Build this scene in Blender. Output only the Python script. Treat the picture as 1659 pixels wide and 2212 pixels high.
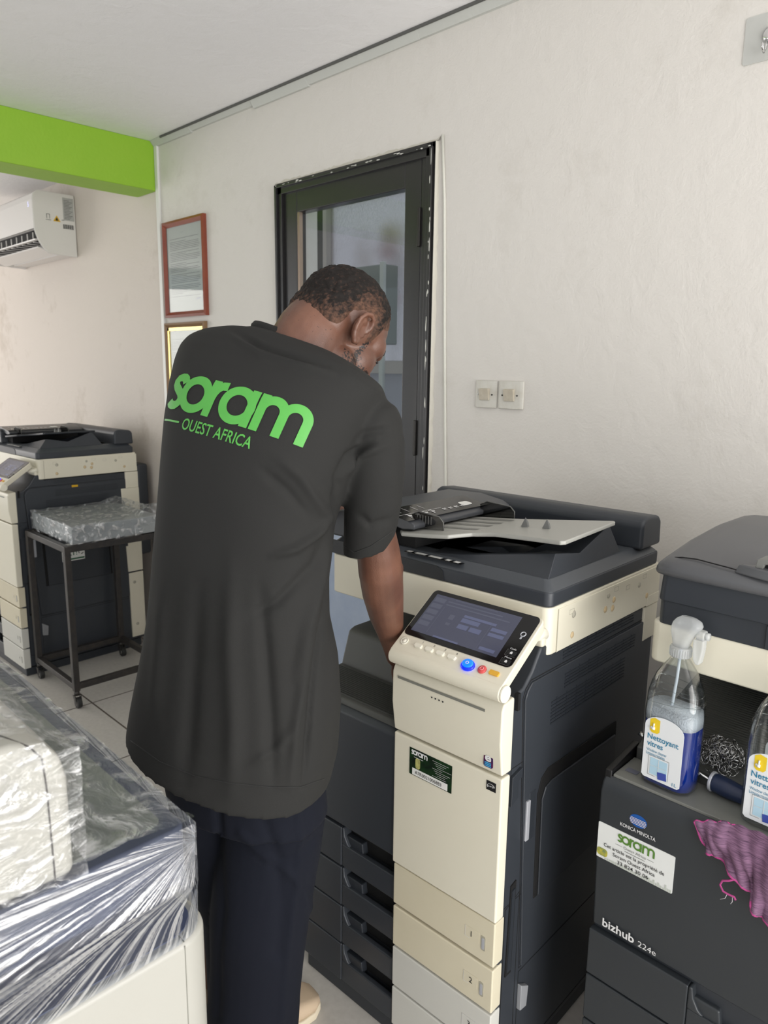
import bpy, bmesh, math, random
from mathutils import Vector, Matrix, noise
from mathutils.bvhtree import BVHTree
random.seed(7)
sc = bpy.context.scene
for o in list(bpy.data.objects): bpy.data.objects.remove(o)
COL = sc.collection
PI = math.pi

# ---------------------------------------------------------------- camera
H = 1.48
CR = Vector((0.70465751, 0.70943994, 0.01235951))
CU = Vector((-0.14407631, 0.12600567, 0.98151138))
CF = Vector((-0.69476601, 0.69341008, -0.19100433))
EYE = Vector((0, 0, H))
FPX = 1590.0
cam_d = bpy.data.cameras.new('camera')
cam = bpy.data.objects.new('camera', cam_d); COL.objects.link(cam)
cam.matrix_world = Matrix(((CR.x, CU.x, -CF.x, 0), (CR.y, CU.y, -CF.y, 0), (CR.z, CU.z, -CF.z, H), (0, 0, 0, 1)))
cam_d.sensor_fit = 'HORIZONTAL'; cam_d.sensor_width = 36; cam_d.lens = 36 * FPX / 1659
cam_d.clip_start = 0.02
cam_d.dof.use_dof = True; cam_d.dof.focus_distance = 1.35; cam_d.dof.aperture_fstop = 11
sc.camera = cam

# ---------------------------------------------------------------- world, lights, exposure
w = bpy.data.worlds.new('daylight'); sc.world = w; w.use_nodes = True
w.node_tree.nodes['Background'].inputs[0].default_value = (0.86, 0.93, 1.0, 1)
w.node_tree.nodes['Background'].inputs[1].default_value = 1.1
sc.view_settings.view_transform = 'Standard'; sc.view_settings.look = 'None'
sc.view_settings.gamma = 1; sc.view_settings.use_curve_mapping = False
sc.view_settings.exposure = -0.36

def area(name, loc, target, sx, sy, power, col):
    l = bpy.data.lights.new(name, 'AREA'); l.shape = 'RECTANGLE'; l.size = sx; l.size_y = sy
    l.energy = power; l.color = col
    o = bpy.data.objects.new(name, l); COL.objects.link(o); o.location = loc
    o.rotation_euler = (Vector(target) - Vector(loc)).to_track_quat('-Z', 'Y').to_euler()
    return o
area('shopfront_daylight', (2.45, 0.25, 1.05), (-2.0, 0.3, 1.9), 3.0, 1.9, 172, (1.0, 0.975, 0.94))
area('rear_window_daylight', (-1.2, -3.1, 1.1), (-1.6, 1.5, 1.9), 4.2, 1.5, 11, (0.985, 0.985, 1.0))
area('far_window_daylight', (-7.6, -0.4, 1.4), (-4.6, 1.8, 1.5), 2.0, 1.8, 62, (1.0, 0.93, 0.86))
area('added_left_fill', (-4.6, -3.1, 1.0), (-2.6, 1.5, 1.9), 2.0, 1.4, 25, (1.0, 0.985, 0.96))  # unseen fill lamp, added to brighten the left part of the back wall

# ---------------------------------------------------------------- pixel helpers (real depth is always given)
def ray(px, py): return CF + CR * ((px - 829.5) / FPX) - CU * ((py - 1106.0) / FPX)
def DP(px, py, d): return EYE + ray(px, py) * d
def PLN(px, py, n, p0):
    r = ray(px, py); return EYE + r * ((Vector(p0) - EYE).dot(n) / r.dot(n))
def PRJ(p):
    q = p - EYE; z = q.dot(CF)
    return 829.5 + FPX * q.dot(CR) / z, 1106 - FPX * q.dot(CU) / z

# ---------------------------------------------------------------- materials
def lin(c):
    return tuple(((v / 255) / 12.92 if v / 255 <= .04045 else ((v / 255 + .055) / 1.055) ** 2.4) for v in c) + (1,)
MATS = {}
def mat(name, rgb, rough=.5, metal=0, bump=None, var=None, coat=0, spec=None, emit=None, trans=0, ior=None, sss=0, alpha=None):
    if name in MATS: return MATS[name]
    m = bpy.data.materials.new(name); m.use_nodes = True; MATS[name] = m
    nt = m.node_tree; b = nt.nodes['Principled BSDF']; L = nt.links.new
    b.inputs['Base Color'].default_value = lin(rgb); b.inputs['Roughness'].default_value = rough
    b.inputs['Metallic'].default_value = metal
    if coat: b.inputs['Coat Weight'].default_value = coat; b.inputs['Coat Roughness'].default_value = .15
    if spec is not None: b.inputs['Specular IOR Level'].default_value = spec
    if trans: b.inputs['Transmission Weight'].default_value = trans
    if ior: b.inputs['IOR'].default_value = ior
    if alpha is not None: b.inputs['Alpha'].default_value = alpha
    if sss: b.inputs['Subsurface Weight'].default_value = sss; b.inputs['Subsurface Radius'].default_value = (.01, .004, .002)
    if emit: b.inputs['Emission Color'].default_value = lin(emit[0]); b.inputs['Emission Strength'].default_value = emit[1]
    tc = nt.nodes.new('ShaderNodeTexCoord')
    if var:
        sc_, amt, dark = var
        n = nt.nodes.new('ShaderNodeTexNoise'); n.inputs['Scale'].default_value = sc_; n.inputs['Detail'].default_value = 6
        n.inputs['Roughness'].default_value = .62
        r = nt.nodes.new('ShaderNodeValToRGB'); r.color_ramp.elements[0].position = .35; r.color_ramp.elements[1].position = .7
        r.color_ramp.elements[0].color = (0, 0, 0, 1); r.color_ramp.elements[1].color = (amt, amt, amt, 1)
        x = nt.nodes.new('ShaderNodeMix'); x.data_type = 'RGBA'
        x.inputs[6].default_value = lin(rgb); x.inputs[7].default_value = lin(dark)
        L(tc.outputs['Object'], n.inputs['Vector']); L(n.outputs['Fac'], r.inputs[0]); L(r.outputs[0], x.inputs[0]); L(x.outputs[2], b.inputs['Base Color'])
    if bump:
        n2 = nt.nodes.new('ShaderNodeTexNoise'); n2.inputs['Scale'].default_value = bump[0]; n2.inputs['Detail'].default_value = 5
        bp = nt.nodes.new('ShaderNodeBump'); bp.inputs['Strength'].default_value = bump[1]; bp.inputs['Distance'].default_value = bump[2] if len(bump) > 2 else .002
        L(tc.outputs['Object'], n2.inputs['Vector']); L(n2.outputs['Fac'], bp.inputs['Height']); L(bp.outputs[0], b.inputs['Normal'])
    return m

# ---------------------------------------------------------------- mesh builder
class MB:
    def __init__(s): s.v = []; s.f = []; s.sm = []
    def add(s, vs, fs, smooth=False):
        k = len(s.v); s.v += [Vector(v) for v in vs]; s.f += [tuple(i + k for i in f) for f in fs]; s.sm += [smooth] * len(fs); return s
    def box(s, x0, x1, y0, y1, z0, z1):
        return s.add([(x0, y0, z0), (x1, y0, z0), (x1, y1, z0), (x0, y1, z0), (x0, y0, z1), (x1, y0, z1), (x1, y1, z1), (x0, y1, z1)],
                     [(0, 3, 2, 1), (4, 5, 6, 7), (0, 1, 5, 4), (1, 2, 6, 5), (2, 3, 7, 6), (3, 0, 4, 7)])
    def prism(s, poly, axis, a, b, poly2=None):
        """poly of 2-D points in the plane normal to axis (x: (y,z), y: (x,z), z: (x,y))"""
        def P(p, t): return {'x': (t, p[0], p[1]), 'y': (p[0], t, p[1]), 'z': (p[0], p[1], t)}[axis]
        n = len(poly); q = poly2 or poly
        vs = [P(p, a) for p in poly] + [P(p, b) for p in q]
        fs = [tuple(range(n - 1, -1, -1)), tuple(range(n, 2 * n))] + [(i, (i + 1) % n, n + (i + 1) % n, n + i) for i in range(n)]
        return s.add(vs, fs)
    def loft(s, rings, cap=True, smooth=True):
        n = len(rings[0]); vs = [p for r in rings for p in r]; fs = []
        for k in range(len(rings) - 1):
            for i in range(n):
                j = (i + 1) % n; fs.append((k * n + i, k * n + j, (k + 1) * n + j, (k + 1) * n + i))
        if cap: fs += [tuple(range(n - 1, -1, -1)), tuple(range((len(rings) - 1) * n, len(rings) * n))]
        return s.add(vs, fs, smooth)
    def tube(s, pts, r, n=10, cap=True, smooth=True):
        pts = [Vector(p) for p in pts]; rs = r if isinstance(r, (list, tuple)) else [r] * len(pts)
        rings = []; up = None
        for i, p in enumerate(pts):
            t = (pts[min(i + 1, len(pts) - 1)] - pts[max(i - 1, 0)]).normalized()
            if up is None:
                up = Vector((0, 0, 1)) if abs(t.z) < .9 else Vector((1, 0, 0))
            a = t.cross(up).normalized(); bvec = a.cross(t).normalized(); up = bvec
            rings.append([p + (a * math.cos(2 * PI * k / n) + bvec * math.sin(2 * PI * k / n)) * rs[i] for k in range(n)])
        return s.loft(rings, cap, smooth)
    def lathe(s, prof, c=(0, 0, 0), n=24, sx=1, sy=1):
        rings = [[Vector((c[0] + r * math.cos(2 * PI * k / n) * sx, c[1] + r * math.sin(2 * PI * k / n) * sy, c[2] + z)) for k in range(n)] for r, z in prof]
        return s.loft(rings)
    def ell(s, c, r, M=None, nu=20, nv=12):
        rings = []
        for i in range(nv + 1):
            ph = PI * (i + .02) / (nv + .04)
            ring = []
            for k in range(nu):
                p = Vector((r[0] * math.sin(ph) * math.cos(2 * PI * k / nu), r[1] * math.sin(ph) * math.sin(2 * PI * k / nu), -r[2] * math.cos(ph)))
                if M: p = M @ p
                ring.append(p + Vector(c))
            rings.append(ring)
        return s.loft(rings)
    def xf(s, M): s.v = [M @ v for v in s.v]; return s
    def build(s, name, m, parent=None, bevel=0, seg=2, label=None, fixn=True):
        me = bpy.data.meshes.new(name); me.from_pydata(s.v, [], s.f)
        me.polygons.foreach_set('use_smooth', s.sm)
        if m: me.materials.append(m)
        me.update()
        if fixn:
            b = bmesh.new(); b.from_mesh(me); bmesh.ops.recalc_face_normals(b, faces=b.faces); b.to_mesh(me); b.free()
        o = bpy.data.objects.new(name, me); COL.objects.link(o)
        if parent: o.parent = parent
        if bevel:
            md = o.modifiers.new('bevel', 'BEVEL'); md.width = bevel; md.segments = seg; md.limit_method = 'ANGLE'; md.angle_limit = .6
            md.harden_normals = False
            me.polygons.foreach_set('use_smooth', [True] * len(me.polygons))
            md2 = o.modifiers.new('wn', 'WEIGHTED_NORMAL'); md2.keep_sharp = False
        if label: o['label'] = label
        return o
def tag(o, label, cat, group=None, kind=None):
    if label: o['label'] = label
    if cat: o['category'] = cat
    if group: o['group'] = group
    if kind: o['kind'] = kind
    return o
def empty(name, loc=(0, 0, 0), rz=0, label=None, cat=None, group=None):
    o = bpy.data.objects.new(name, None); COL.objects.link(o); o.location = loc; o.rotation_euler = (0, 0, rz); o.empty_display_size = .05
    return tag(o, label, cat, group)
def struct(name, mb, m, bevel=0, parent=None):
    o = mb.build(name, m, parent, bevel)
    if not parent: o['kind'] = 'structure'
    return o
def bake(o):
    """apply modifiers without operators"""
    dg = bpy.context.evaluated_depsgraph_get(); dg.update()
    me = bpy.data.meshes.new_from_object(o.evaluated_get(dg)); o.modifiers.clear(); old = o.data; o.data = me; bpy.data.meshes.remove(old); return o
def voxel(o, size, smooth_it=4):
    md = o.modifiers.new('r', 'REMESH'); md.mode = 'VOXEL'; md.voxel_size = size; md.use_smooth_shade = True
    if smooth_it: s_ = o.modifiers.new('s', 'SMOOTH'); s_.factor = .5; s_.iterations = smooth_it
    bake(o)
    o.data.polygons.foreach_set('use_smooth', [True] * len(o.data.polygons)); return o
def rrect(x0, x1, y0, y1, r, n=5):
    pts = []
    for cx_, cy_, a0 in ((x1 - r, y1 - r, 0), (x0 + r, y1 - r, PI / 2), (x0 + r, y0 + r, PI), (x1 - r, y0 + r, 1.5 * PI)):
        for k in range(n + 1):
            a = a0 + PI / 2 * k / n; pts.append((cx_ + r * math.cos(a), cy_ + r * math.sin(a)))
    return pts
def text_mesh(body, size=1.0, bold=0, align='LEFT', space=1.0):
    cu = bpy.data.curves.new('t', 'FONT'); cu.body = body; cu.size = size; cu.offset = bold; cu.align_x = align; cu.space_character = space
    cu.resolution_u = 3
    o = bpy.data.objects.new('t', cu); COL.objects.link(o)
    dg = bpy.context.evaluated_depsgraph_get(); dg.update()
    me = bpy.data.meshes.new_from_object(o.evaluated_get(dg)); vs = [v.co.copy() for v in me.vertices]; fs = [tuple(p.vertices) for p in me.polygons]
    bpy.data.objects.remove(o); bpy.data.curves.remove(cu); bpy.data.meshes.remove(me)
    return vs, fs
def write(name, body, m, parent, O, X, Y, height, width=None, bold=0, lift=.0006, align='LEFT', space=1.0):
    """lettering of real size laid on a surface: O origin, X and Y unit vectors in it; height of a capital"""
    vs, fs = text_mesh(body, 1.0, bold, 'LEFT', space)
    X = Vector(X).normalized(); Y = Vector(Y).normalized(); N = X.cross(Y).normalized(); O = Vector(O)
    s_ = height / .70
    x0 = min(v.x for v in vs); x1 = max(v.x for v in vs)
    sx = s_ if not width else width / (x1 - x0)
    off = 0 if align == 'LEFT' else -(x1 - x0) / 2 * sx
    mb = MB(); mb.add([O + X * ((v.x - x0) * sx + off) + Y * (v.y * s_) + N * lift for v in vs], fs)
    return mb.build(name, m, parent, fixn=False)
def decal(name, m, parent, O, X, Y, wd, ht, lift=.0004, r=0, label=None):
    X = Vector(X).normalized(); Y = Vector(Y).normalized(); N = X.cross(Y).normalized(); O = Vector(O)
    poly = rrect(0, wd, 0, ht, r, 4) if r else [(0, 0), (wd, 0), (wd, ht), (0, ht)]
    n = len(poly); t = max(lift, .0004)
    vs = [O + X * a + Y * b + N * t for a, b in poly] + [O + X * a + Y * b for a, b in poly]
    mb = MB(); mb.add(vs, [tuple(range(n)), tuple(range(2 * n - 1, n - 1, -1))] + [(i, n + i, n + (i + 1) % n, (i + 1) % n) for i in range(n)])
    return mb.build(name, m, parent, label=label)
# the "soram" lettering as strokes, x-height 1
def arc(cx_, cy_, r, a0, a1, n=24): return [(cx_ + r * math.cos(math.radians(a0 + (a1 - a0) * i / n)), cy_ + r * math.sin(math.radians(a0 + (a1 - a0) * i / n))) for i in range(n + 1)]
def logo_strokes():
    st = []
    st.append([(.62, .76), (.56, .85), (.47, .895), (.38, .89), (.29, .85), (.25, .77), (.26, .68), (.33, .60), (.43, .53), (.53, .46), (.60, .37), (.61, .27), (.57, .18), (.49, .115), (.38, .10), (.27, .125), (.20, .2)])
    st.append(arc(1.08, .5, .4, 0, 360, 40))
    st.append([(1.62, 0), (1.62, 1)])
    st.append([(1.62, .5), (1.65, .66), (1.72, .80), (1.83, .885), (1.98, .905)])
    st.append(arc(2.42, .5, .4, 0, 360, 40))
    st.append([(2.80, 0), (2.80, 1)])
    st.append([(3.08, 0), (3.08, 1)])
    for x0 in (3.08, 3.68):
        st.append([(x0, .5)] + arc(x0 + .3, .6, .3, 180, 0, 20) + [(x0 + .6, .4), (x0 + .6, 0)])
    return st
def ribbons(st, wd, step=.05):
    quads = []
    for pl in st:
        pts = []
        for a, b in zip(pl, pl[1:]):
            L_ = math.hypot(b[0] - a[0], b[1] - a[1]); k = max(1, int(L_ / step))
            for i in range(k): pts.append((a[0] + (b[0] - a[0]) * i / k, a[1] + (b[1] - a[1]) * i / k))
        pts.append(pl[-1])
        closed = math.hypot(pl[0][0] - pl[-1][0], pl[0][1] - pl[-1][1]) < 1e-6
        L, R = [], []
        for i, p in enumerate(pts):
            if closed: q0 = pts[i - 1 if i else -2]; q1 = pts[i + 1 if i < len(pts) - 1 else 1]
            else: q0 = pts[max(i - 1, 0)]; q1 = pts[min(i + 1, len(pts) - 1)]
            dx, dy = q1[0] - q0[0], q1[1] - q0[1]; l = math.hypot(dx, dy) or 1
            nx, ny = -dy / l, dx / l
            L.append((p[0] + nx * wd / 2, p[1] + ny * wd / 2)); R.append((p[0] - nx * wd / 2, p[1] - ny * wd / 2))
        quads.append((L, R))
    return quads
def logo(name, m, parent, O, X, Y, width, lift=.0006, wd=.22):
    X = Vector(X).normalized(); Y = Vector(Y).normalized(); N = X.cross(Y).normalized(); O = Vector(O); k = width / 4.39
    mb = MB()
    for i, (L, R) in enumerate(ribbons(logo_strokes(), wd, .2)):
        n = len(L); vs = [O + X * p[0] * k + Y * p[1] * k + N * (lift + i * 1e-5) for p in L + R]
        mb.add(vs, [(j, n + j, n + j + 1, j + 1) for j in range(n - 1)])
    return mb.build(name, m, parent, fixn=False)
def bars(name, m, parent, O, X, Y, rows, lift=.0006):
    """rows: (x, y, length, height) small printed lines too fine to read"""
    X = Vector(X).normalized(); Y = Vector(Y).normalized(); N = X.cross(Y).normalized(); O = Vector(O); mb = MB()
    for (x, y, l, h) in rows:
        mb.add([O + X * x + Y * y + N * lift, O + X * (x + l) + Y * y + N * lift, O + X * (x + l) + Y * (y + h) + N * lift, O + X * x + Y * (y + h) + N * lift], [(0, 1, 2, 3)])
    return mb.build(name, m, parent, fixn=False)

# common materials
M_cream = mat('cream_plastic', (226, 221, 203), .42, var=(3, .25, (214, 206, 184)), bump=(900, .05, .0005))
M_cream2 = mat('aged_cream_plastic', (216, 208, 184), .45, var=(4, .35, (205, 194, 165)), bump=(900, .05, .0005))
M_greycream = mat('pale_grey_plastic', (206, 205, 198), .45, var=(4, .2, (196, 196, 186)))
M_dark = mat('charcoal_plastic', (52, 56, 62), .42, bump=(1200, .08, .0005), var=(6, .2, (47, 50, 55)))
M_dark2 = mat('dark_slate_plastic', (44, 48, 54), .45, bump=(1200, .08, .0005))
M_black = mat('black_plastic', (14, 14, 16), .4)
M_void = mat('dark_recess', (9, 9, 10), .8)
M_grey = mat('mid_grey_plastic', (118, 119, 115), .5)
M_ltray = mat('light_grey_tray_plastic', (168, 168, 162), .38, var=(5, .2, (160, 160, 154)))
M_hood = mat('warm_dark_grey_plastic', (72, 73, 70), .5, bump=(1200, .08, .0005))
M_silver = mat('silver_plastic', (188, 190, 196), .3, .3)
M_white = mat('white_label', (232, 232, 228), .4)
M_ink = mat('black_ink', (18, 18, 20), .6)
M_whiteink = mat('white_ink', (225, 225, 225), .5)
# ================================================================ ROOM
def wall_mat(name, rgb, dirt, strength=.5):
    m = mat(name, rgb, .62)
    nt = m.node_tree; b = nt.nodes['Principled BSDF']; L = nt.links.new
    tc = nt.nodes.new('ShaderNodeTexCoord')
    n1 = nt.nodes.new('ShaderNodeTexNoise'); n1.inputs['Scale'].default_value = 1.7; n1.inputs['Detail'].default_value = 3
    n2 = nt.nodes.new('ShaderNodeTexNoise'); n2.inputs['Scale'].default_value = 9; n2.inputs['Detail'].default_value = 8; n2.inputs['Roughness'].default_value = .7
    mu = nt.nodes.new('ShaderNodeMath'); mu.operation = 'MULTIPLY'
    r = nt.nodes.new('ShaderNodeValToRGB'); r.color_ramp.elements[0].position = .30; r.color_ramp.elements[1].position = .52
    r.color_ramp.elements[1].color = (strength, strength, strength, 1)
    x = nt.nodes.new('ShaderNodeMix'); x.data_type = 'RGBA'; x.inputs[6].default_value = lin(rgb); x.inputs[7].default_value = lin(dirt)
    L(tc.outputs['Object'], n1.inputs['Vector']); L(tc.outputs['Object'], n2.inputs['Vector']); L(n1.outputs['Fac'], mu.inputs[0]); L(n2.outputs['Fac'], mu.inputs[1])
    L(mu.outputs[0], r.inputs[0]); L(r.outputs[0], x.inputs[0]); L(x.outputs[2], b.inputs['Base Color'])
    # roller-paint texture: fine grain + long trowel marks
    a = nt.nodes.new('ShaderNodeTexNoise'); a.inputs['Scale'].default_value = 140; a.inputs['Detail'].default_value = 4
    c = nt.nodes.new('ShaderNodeTexNoise'); c.inputs['Scale'].default_value = 14; c.inputs['Detail'].default_value = 5; c.inputs['Distortion'].default_value = .8
    ad = nt.nodes.new('ShaderNodeMath'); ad.operation = 'MULTIPLY_ADD'; ad.inputs[1].default_value = .25
    bp = nt.nodes.new('ShaderNodeBump'); bp.inputs['Strength'].default_value = .62; bp.inputs['Distance'].default_value = .0042
    L(tc.outputs['Object'], a.inputs['Vector']); L(tc.outputs['Object'], c.inputs['Vector']); L(a.outputs['Fac'], ad.inputs[0]); L(c.outputs['Fac'], ad.inputs[2]); L(ad.outputs[0], bp.inputs['Height']); L(bp.outputs[0], b.inputs['Normal'])
    return m
M_wall = wall_mat('painted_plaster_wall', (216, 212, 206), (190, 184, 174))
M_wall2 = wall_mat('warm_painted_wall', (214, 205, 196), (176, 163, 148), .7)
M_ceil = wall_mat('painted_ceiling', (246, 245, 246), (236, 234, 233))
M_green = mat('lime_green_paint', (146, 190, 48), .5, var=(5, .3, (126, 182, 28)), bump=(60, .25, .003))
D = 1.85
# floor tiles
mf = mat('beige_floor_tiles', (196, 192, 186), .35)
nt = mf.node_tree; b = nt.nodes['Principled BSDF']; L = nt.links.new
tc = nt.nodes.new('ShaderNodeTexCoord'); mp = nt.nodes.new('ShaderNodeMapping'); mp.inputs['Location'].default_value = (2.536 + .542 * 4, -1.247 + .542 * 8, 0)
br = nt.nodes.new('ShaderNodeTexBrick'); br.offset = 0; br.inputs['Scale'].default_value = 1; br.inputs['Brick Width'].default_value = .542; br.inputs['Row Height'].default_value = .542
br.inputs['Mortar Size'].default_value = .004; br.inputs['Color1'].default_value = lin((200, 196, 190)); br.inputs['Color2'].default_value = lin((194, 190, 184)); br.inputs['Mortar'].default_value = lin((98, 90, 84))
nn = nt.nodes.new('ShaderNodeTexNoise'); nn.inputs['Scale'].default_value = 60; nn.inputs['Detail'].default_value = 6
rr = nt.nodes.new('ShaderNodeValToRGB'); rr.color_ramp.elements[0].position = .3; rr.color_ramp.elements[1].position = .75; rr.color_ramp.elements[0].color = (.75, .74, .73, 1)
mx = nt.nodes.new('ShaderNodeMix'); mx.data_type = 'RGBA'; mx.blend_type = 'MULTIPLY'; mx.inputs[0].default_value = .5
L(tc.outputs['Object'], mp.inputs[0]); L(mp.outputs[0], br.inputs['Vector']); L(tc.outputs['Object'], nn.inputs['Vector']); L(nn.outputs['Fac'], rr.inputs[0])
L(br.outputs['Color'], mx.inputs[6]); L(rr.outputs[0], mx.inputs[7]); L(mx.outputs[2], b.inputs['Base Color'])
struct('floor', MB().box(-8, 2.6, -3.3, D, -.12, 0), mf)
struct('ceiling', MB().box(-8, 2.6, -3.3, D + .2, 2.51, 2.65), M_ceil)
# long wall behind the copiers with the door opening
dx0, dx1, dz = -2.463, -1.635, 2.175
wm = MB()
wm.box(-3.402, dx0, D, D + .2, -.05, 2.51); wm.box(dx1, 2.6, D, D + .2, -.05, 2.51); wm.box(dx0, dx1, D, D + .2, dz, 2.51)
struct('wall_back', wm, M_wall)
struct('wall_back_far', MB().box(-8, -3.402, D + .002, D + .2, -.05, 2.51), M_wall2)
struct('wall_left', MB().box(-8.1, -8, .9, D + .2, -.05, 2.51), M_wall2)
struct('wall_front', MB().box(-6.5, -4.0, -3.4, -3.3, -.05, 2.51).box(1.0, 2.6, -3.4, -3.3, -.05, 2.51).box(-4, 1, -3.4, -3.3, 2.3, 2.51).box(-4, 1, -3.4, -3.3, -.05, .5), M_wall)
struct('beam', MB().box(-3.598, -3.402, -3.3, D + .001, 2.293, 2.51), M_green, .004)
struct('trim_1', MB().box(-3.400, -3.372, D - .012, D, .02, 2.49), mat('white_cable_trunking', (225, 225, 220), .4), .002)
# rough cornice along the ceiling: two uneven strips of filler with a dark gap
M_gap = mat('dark_ceiling_gap', (92, 92, 90), .8)
random.seed(3)
tm = MB(); x = -3.4
while x < 2.4:
    l = random.uniform(.25, .6); d1 = random.uniform(.012, .03); z1 = random.uniform(.02, .032)
    tm.add([(x, D, 2.509), (x + l, D, 2.509), (x + l, D - .03, 2.509), (x, D - .03, 2.509), (x, D, 2.509 - z1), (x + l, D, 2.509 - z1 * random.uniform(.9, 1.1)), (x + l, D - .01, 2.509 - z1), (x, D - .01, 2.509 - z1)],
           [(0, 1, 2, 3), (4, 7, 6, 5), (3, 2, 6, 7), (0, 3, 7, 4), (1, 5, 6, 2)]); x += l
struct('trim_2', tm, mat('grey_cornice_filler', (196, 197, 192), .7, bump=(40, .4, .004)))
struct('trim_3', MB().box(-3.3, 2.4, D - .034, D - .028, 2.502, 2.5098), M_gap)

# ---- door
M_alu = mat('black_aluminium', (26, 25, 26), .32, .0, var=(30, .25, (44, 40, 38)), coat=.3)
M_glass = bpy.data.materials.new('door_glass'); M_glass.use_nodes = True
n_ = M_glass.node_tree; n_.nodes.clear(); o_ = n_.nodes.new('ShaderNodeOutputMaterial'); t_ = n_.nodes.new('ShaderNodeBsdfTransparent'); g_ = n_.nodes.new('ShaderNodeBsdfGlossy'); g_.inputs['Roughness'].default_value = .02
f_ = n_.nodes.new('ShaderNodeLayerWeight'); f_.inputs['Blend'].default_value = .5; p_ = n_.nodes.new('ShaderNodeMath'); p_.operation = 'POWER'; p_.inputs[1].default_value = 4; q_ = n_.nodes.new('ShaderNodeMath'); q_.operation = 'MULTIPLY_ADD'; q_.inputs[1].default_value = .6; q_.inputs[2].default_value = .035; n_.links.new(f_.outputs['Facing'], p_.inputs[0]); n_.links.new(p_.outputs[0], q_.inputs[0]); mx_ = n_.nodes.new('ShaderNodeMixShader'); t_.inputs[0].default_value = (.93, .95, .95, 1)
n_.links.new(q_.outputs[0], mx_.inputs[0]); n_.links.new(t_.outputs[0], mx_.inputs[1]); n_.links.new(g_.outputs[0], mx_.inputs[2]); n_.links.new(mx_.outputs[0], o_.inputs[0])
door = empty('door_1', (0, 0, 0)); door['kind'] = 'structure'
fr = MB()
def lframe(mb, x0, x1, z1, wd, y0, y1, zb=0):
    mb.box(x0, x0 + wd, y0, y1, zb, z1); mb.box(x1 - wd, x1, y0, y1, zb, z1); mb.box(x0, x1, y0, y1, z1 - wd, z1)
lframe(fr, dx0, dx1, dz, .04, D - .012, D + .07)
lframe(fr, dx0 + .006, dx1 - .006, dz - .006, .012, D - .022, D)
fr.build('door_frame', M_alu, door, .002)
lf = MB(); lx0, lx1 = dx0 + .035, dx1 - .068
zt = dz - .03
lf.box(lx0, lx0 + .085, D + .0, D + .045, .02, zt); lf.box(lx1 - .072, lx1, D - .0, D + .045, .02, zt)
lf.box(lx0 + .085, lx1 - .072, D, D + .045, 2.06, zt); lf.box(lx0 + .085, lx1 - .072, D, D + .045, 1.03, 1.1); lf.box(lx0 + .085, lx1 - .072, D, D + .045, .02, .14)
lf.box(lx1 + .004, dx1 - .04, D - .004, D + .03, .02, zt)
leaf = lf.build('door_leaf', M_alu, door, .003)
gl = MB().box(lx0 + .08, lx1 - .066, D + .018, D + .024, 1.10, 2.062); gl.build('upper_pane', M_glass, leaf)
M_film = mat('pale_blue_frosted_glass', (205, 218, 238), .55, trans=.35, var=(14, .45, (176, 194, 224)))
MB().box(lx0 + .08, lx1 - .066, D + .018, D + .024, .14, 1.03).build('lower_pane', M_film, leaf)
MB().box(lx0 + .083, lx0 + .097, D + .002, D + .018, 1.1, 2.06).build('glazing_bead', mat('bronze_bead', (150, 132, 116), .25, .6), leaf)
for z in (1.93, 1.25, .4):
    MB().box(lx1 - .006, lx1 + .006, D - .012, D, z - .06, z + .06).build('hinge', mat('dark_hinge', (52, 50, 48), .35, .5), door, .003)
hm = MB(); hm.box(lx0 + .02, lx0 + .055, D - .008, D, 1.0, 1.2); hm.tube([(lx0 + .037, D, 1.12), (lx0 + .037, D - .05, 1.12), (lx0 + .14, D - .055, 1.12)], .009)
hm.build('door_handle', M_alu, leaf)
# paint flakes on the frame
pm = MB(); random.seed(11)
for i in range(46):
    if random.random() < .55: xx = dx1 - random.uniform(.008, .016); zz = random.uniform(.9, 2.16); a, b_ = random.uniform(.001, .003), random.uniform(.004, .03)
    else: xx = random.uniform(dx0, dx1); zz = dz - random.uniform(.008, .016); a, b_ = random.uniform(.003, .012), random.uniform(.001, .003)
    pts = [(xx + a * math.cos(t) * random.uniform(.5, 1), zz + b_ * math.sin(t) * random.uniform(.5, 1)) for t in [k * PI / 4 for k in range(8)]]
    pm.prism(pts, 'y', D - .0226, D - .0215)
pm.build('paint_splashes', mat('white_paint_splash', (214, 214, 206), .6), door)
# plaster bead around the opening
def rough_strip(mb, p0, p1, wdt, n, ax, y=D):
    pts0 = []; pts1 = []
    for i in range(n + 1):
        t = i / n; a = [p0[0] + (p1[0] - p0[0]) * t, p0[1] + (p1[1] - p0[1]) * t]
        ww = wdt * random.uniform(.5, 1.3)
        q = [a[0] + (ww if ax == 0 else 0), a[1] + (ww if ax == 1 else 0)]
        pts0.append(a); pts1.append(q)
    for i in range(n):
        a, b1, c, d_ = pts0[i], pts0[i + 1], pts1[i + 1], pts1[i]
        mb.add([(a[0], y - .012, a[1]), (b1[0], y - .012, b1[1]), (c[0], y, c[1]), (d_[0], y, d_[1])], [(0, 1, 2, 3)])
sm = MB(); rough_strip(sm, (dx0 - .004, dz), (dx1 + .01, dz), .012, 70, 1); rough_strip(sm, (dx1, 0), (dx1, dz), .008, 90, 0); rough_strip(sm, (dx0, 0), (dx0, dz), -.008, 70, 0)
struct('trim_4', sm, mat('door_edge_plaster', (206, 202, 190), .7, bump=(60, .5, .004)))

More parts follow.
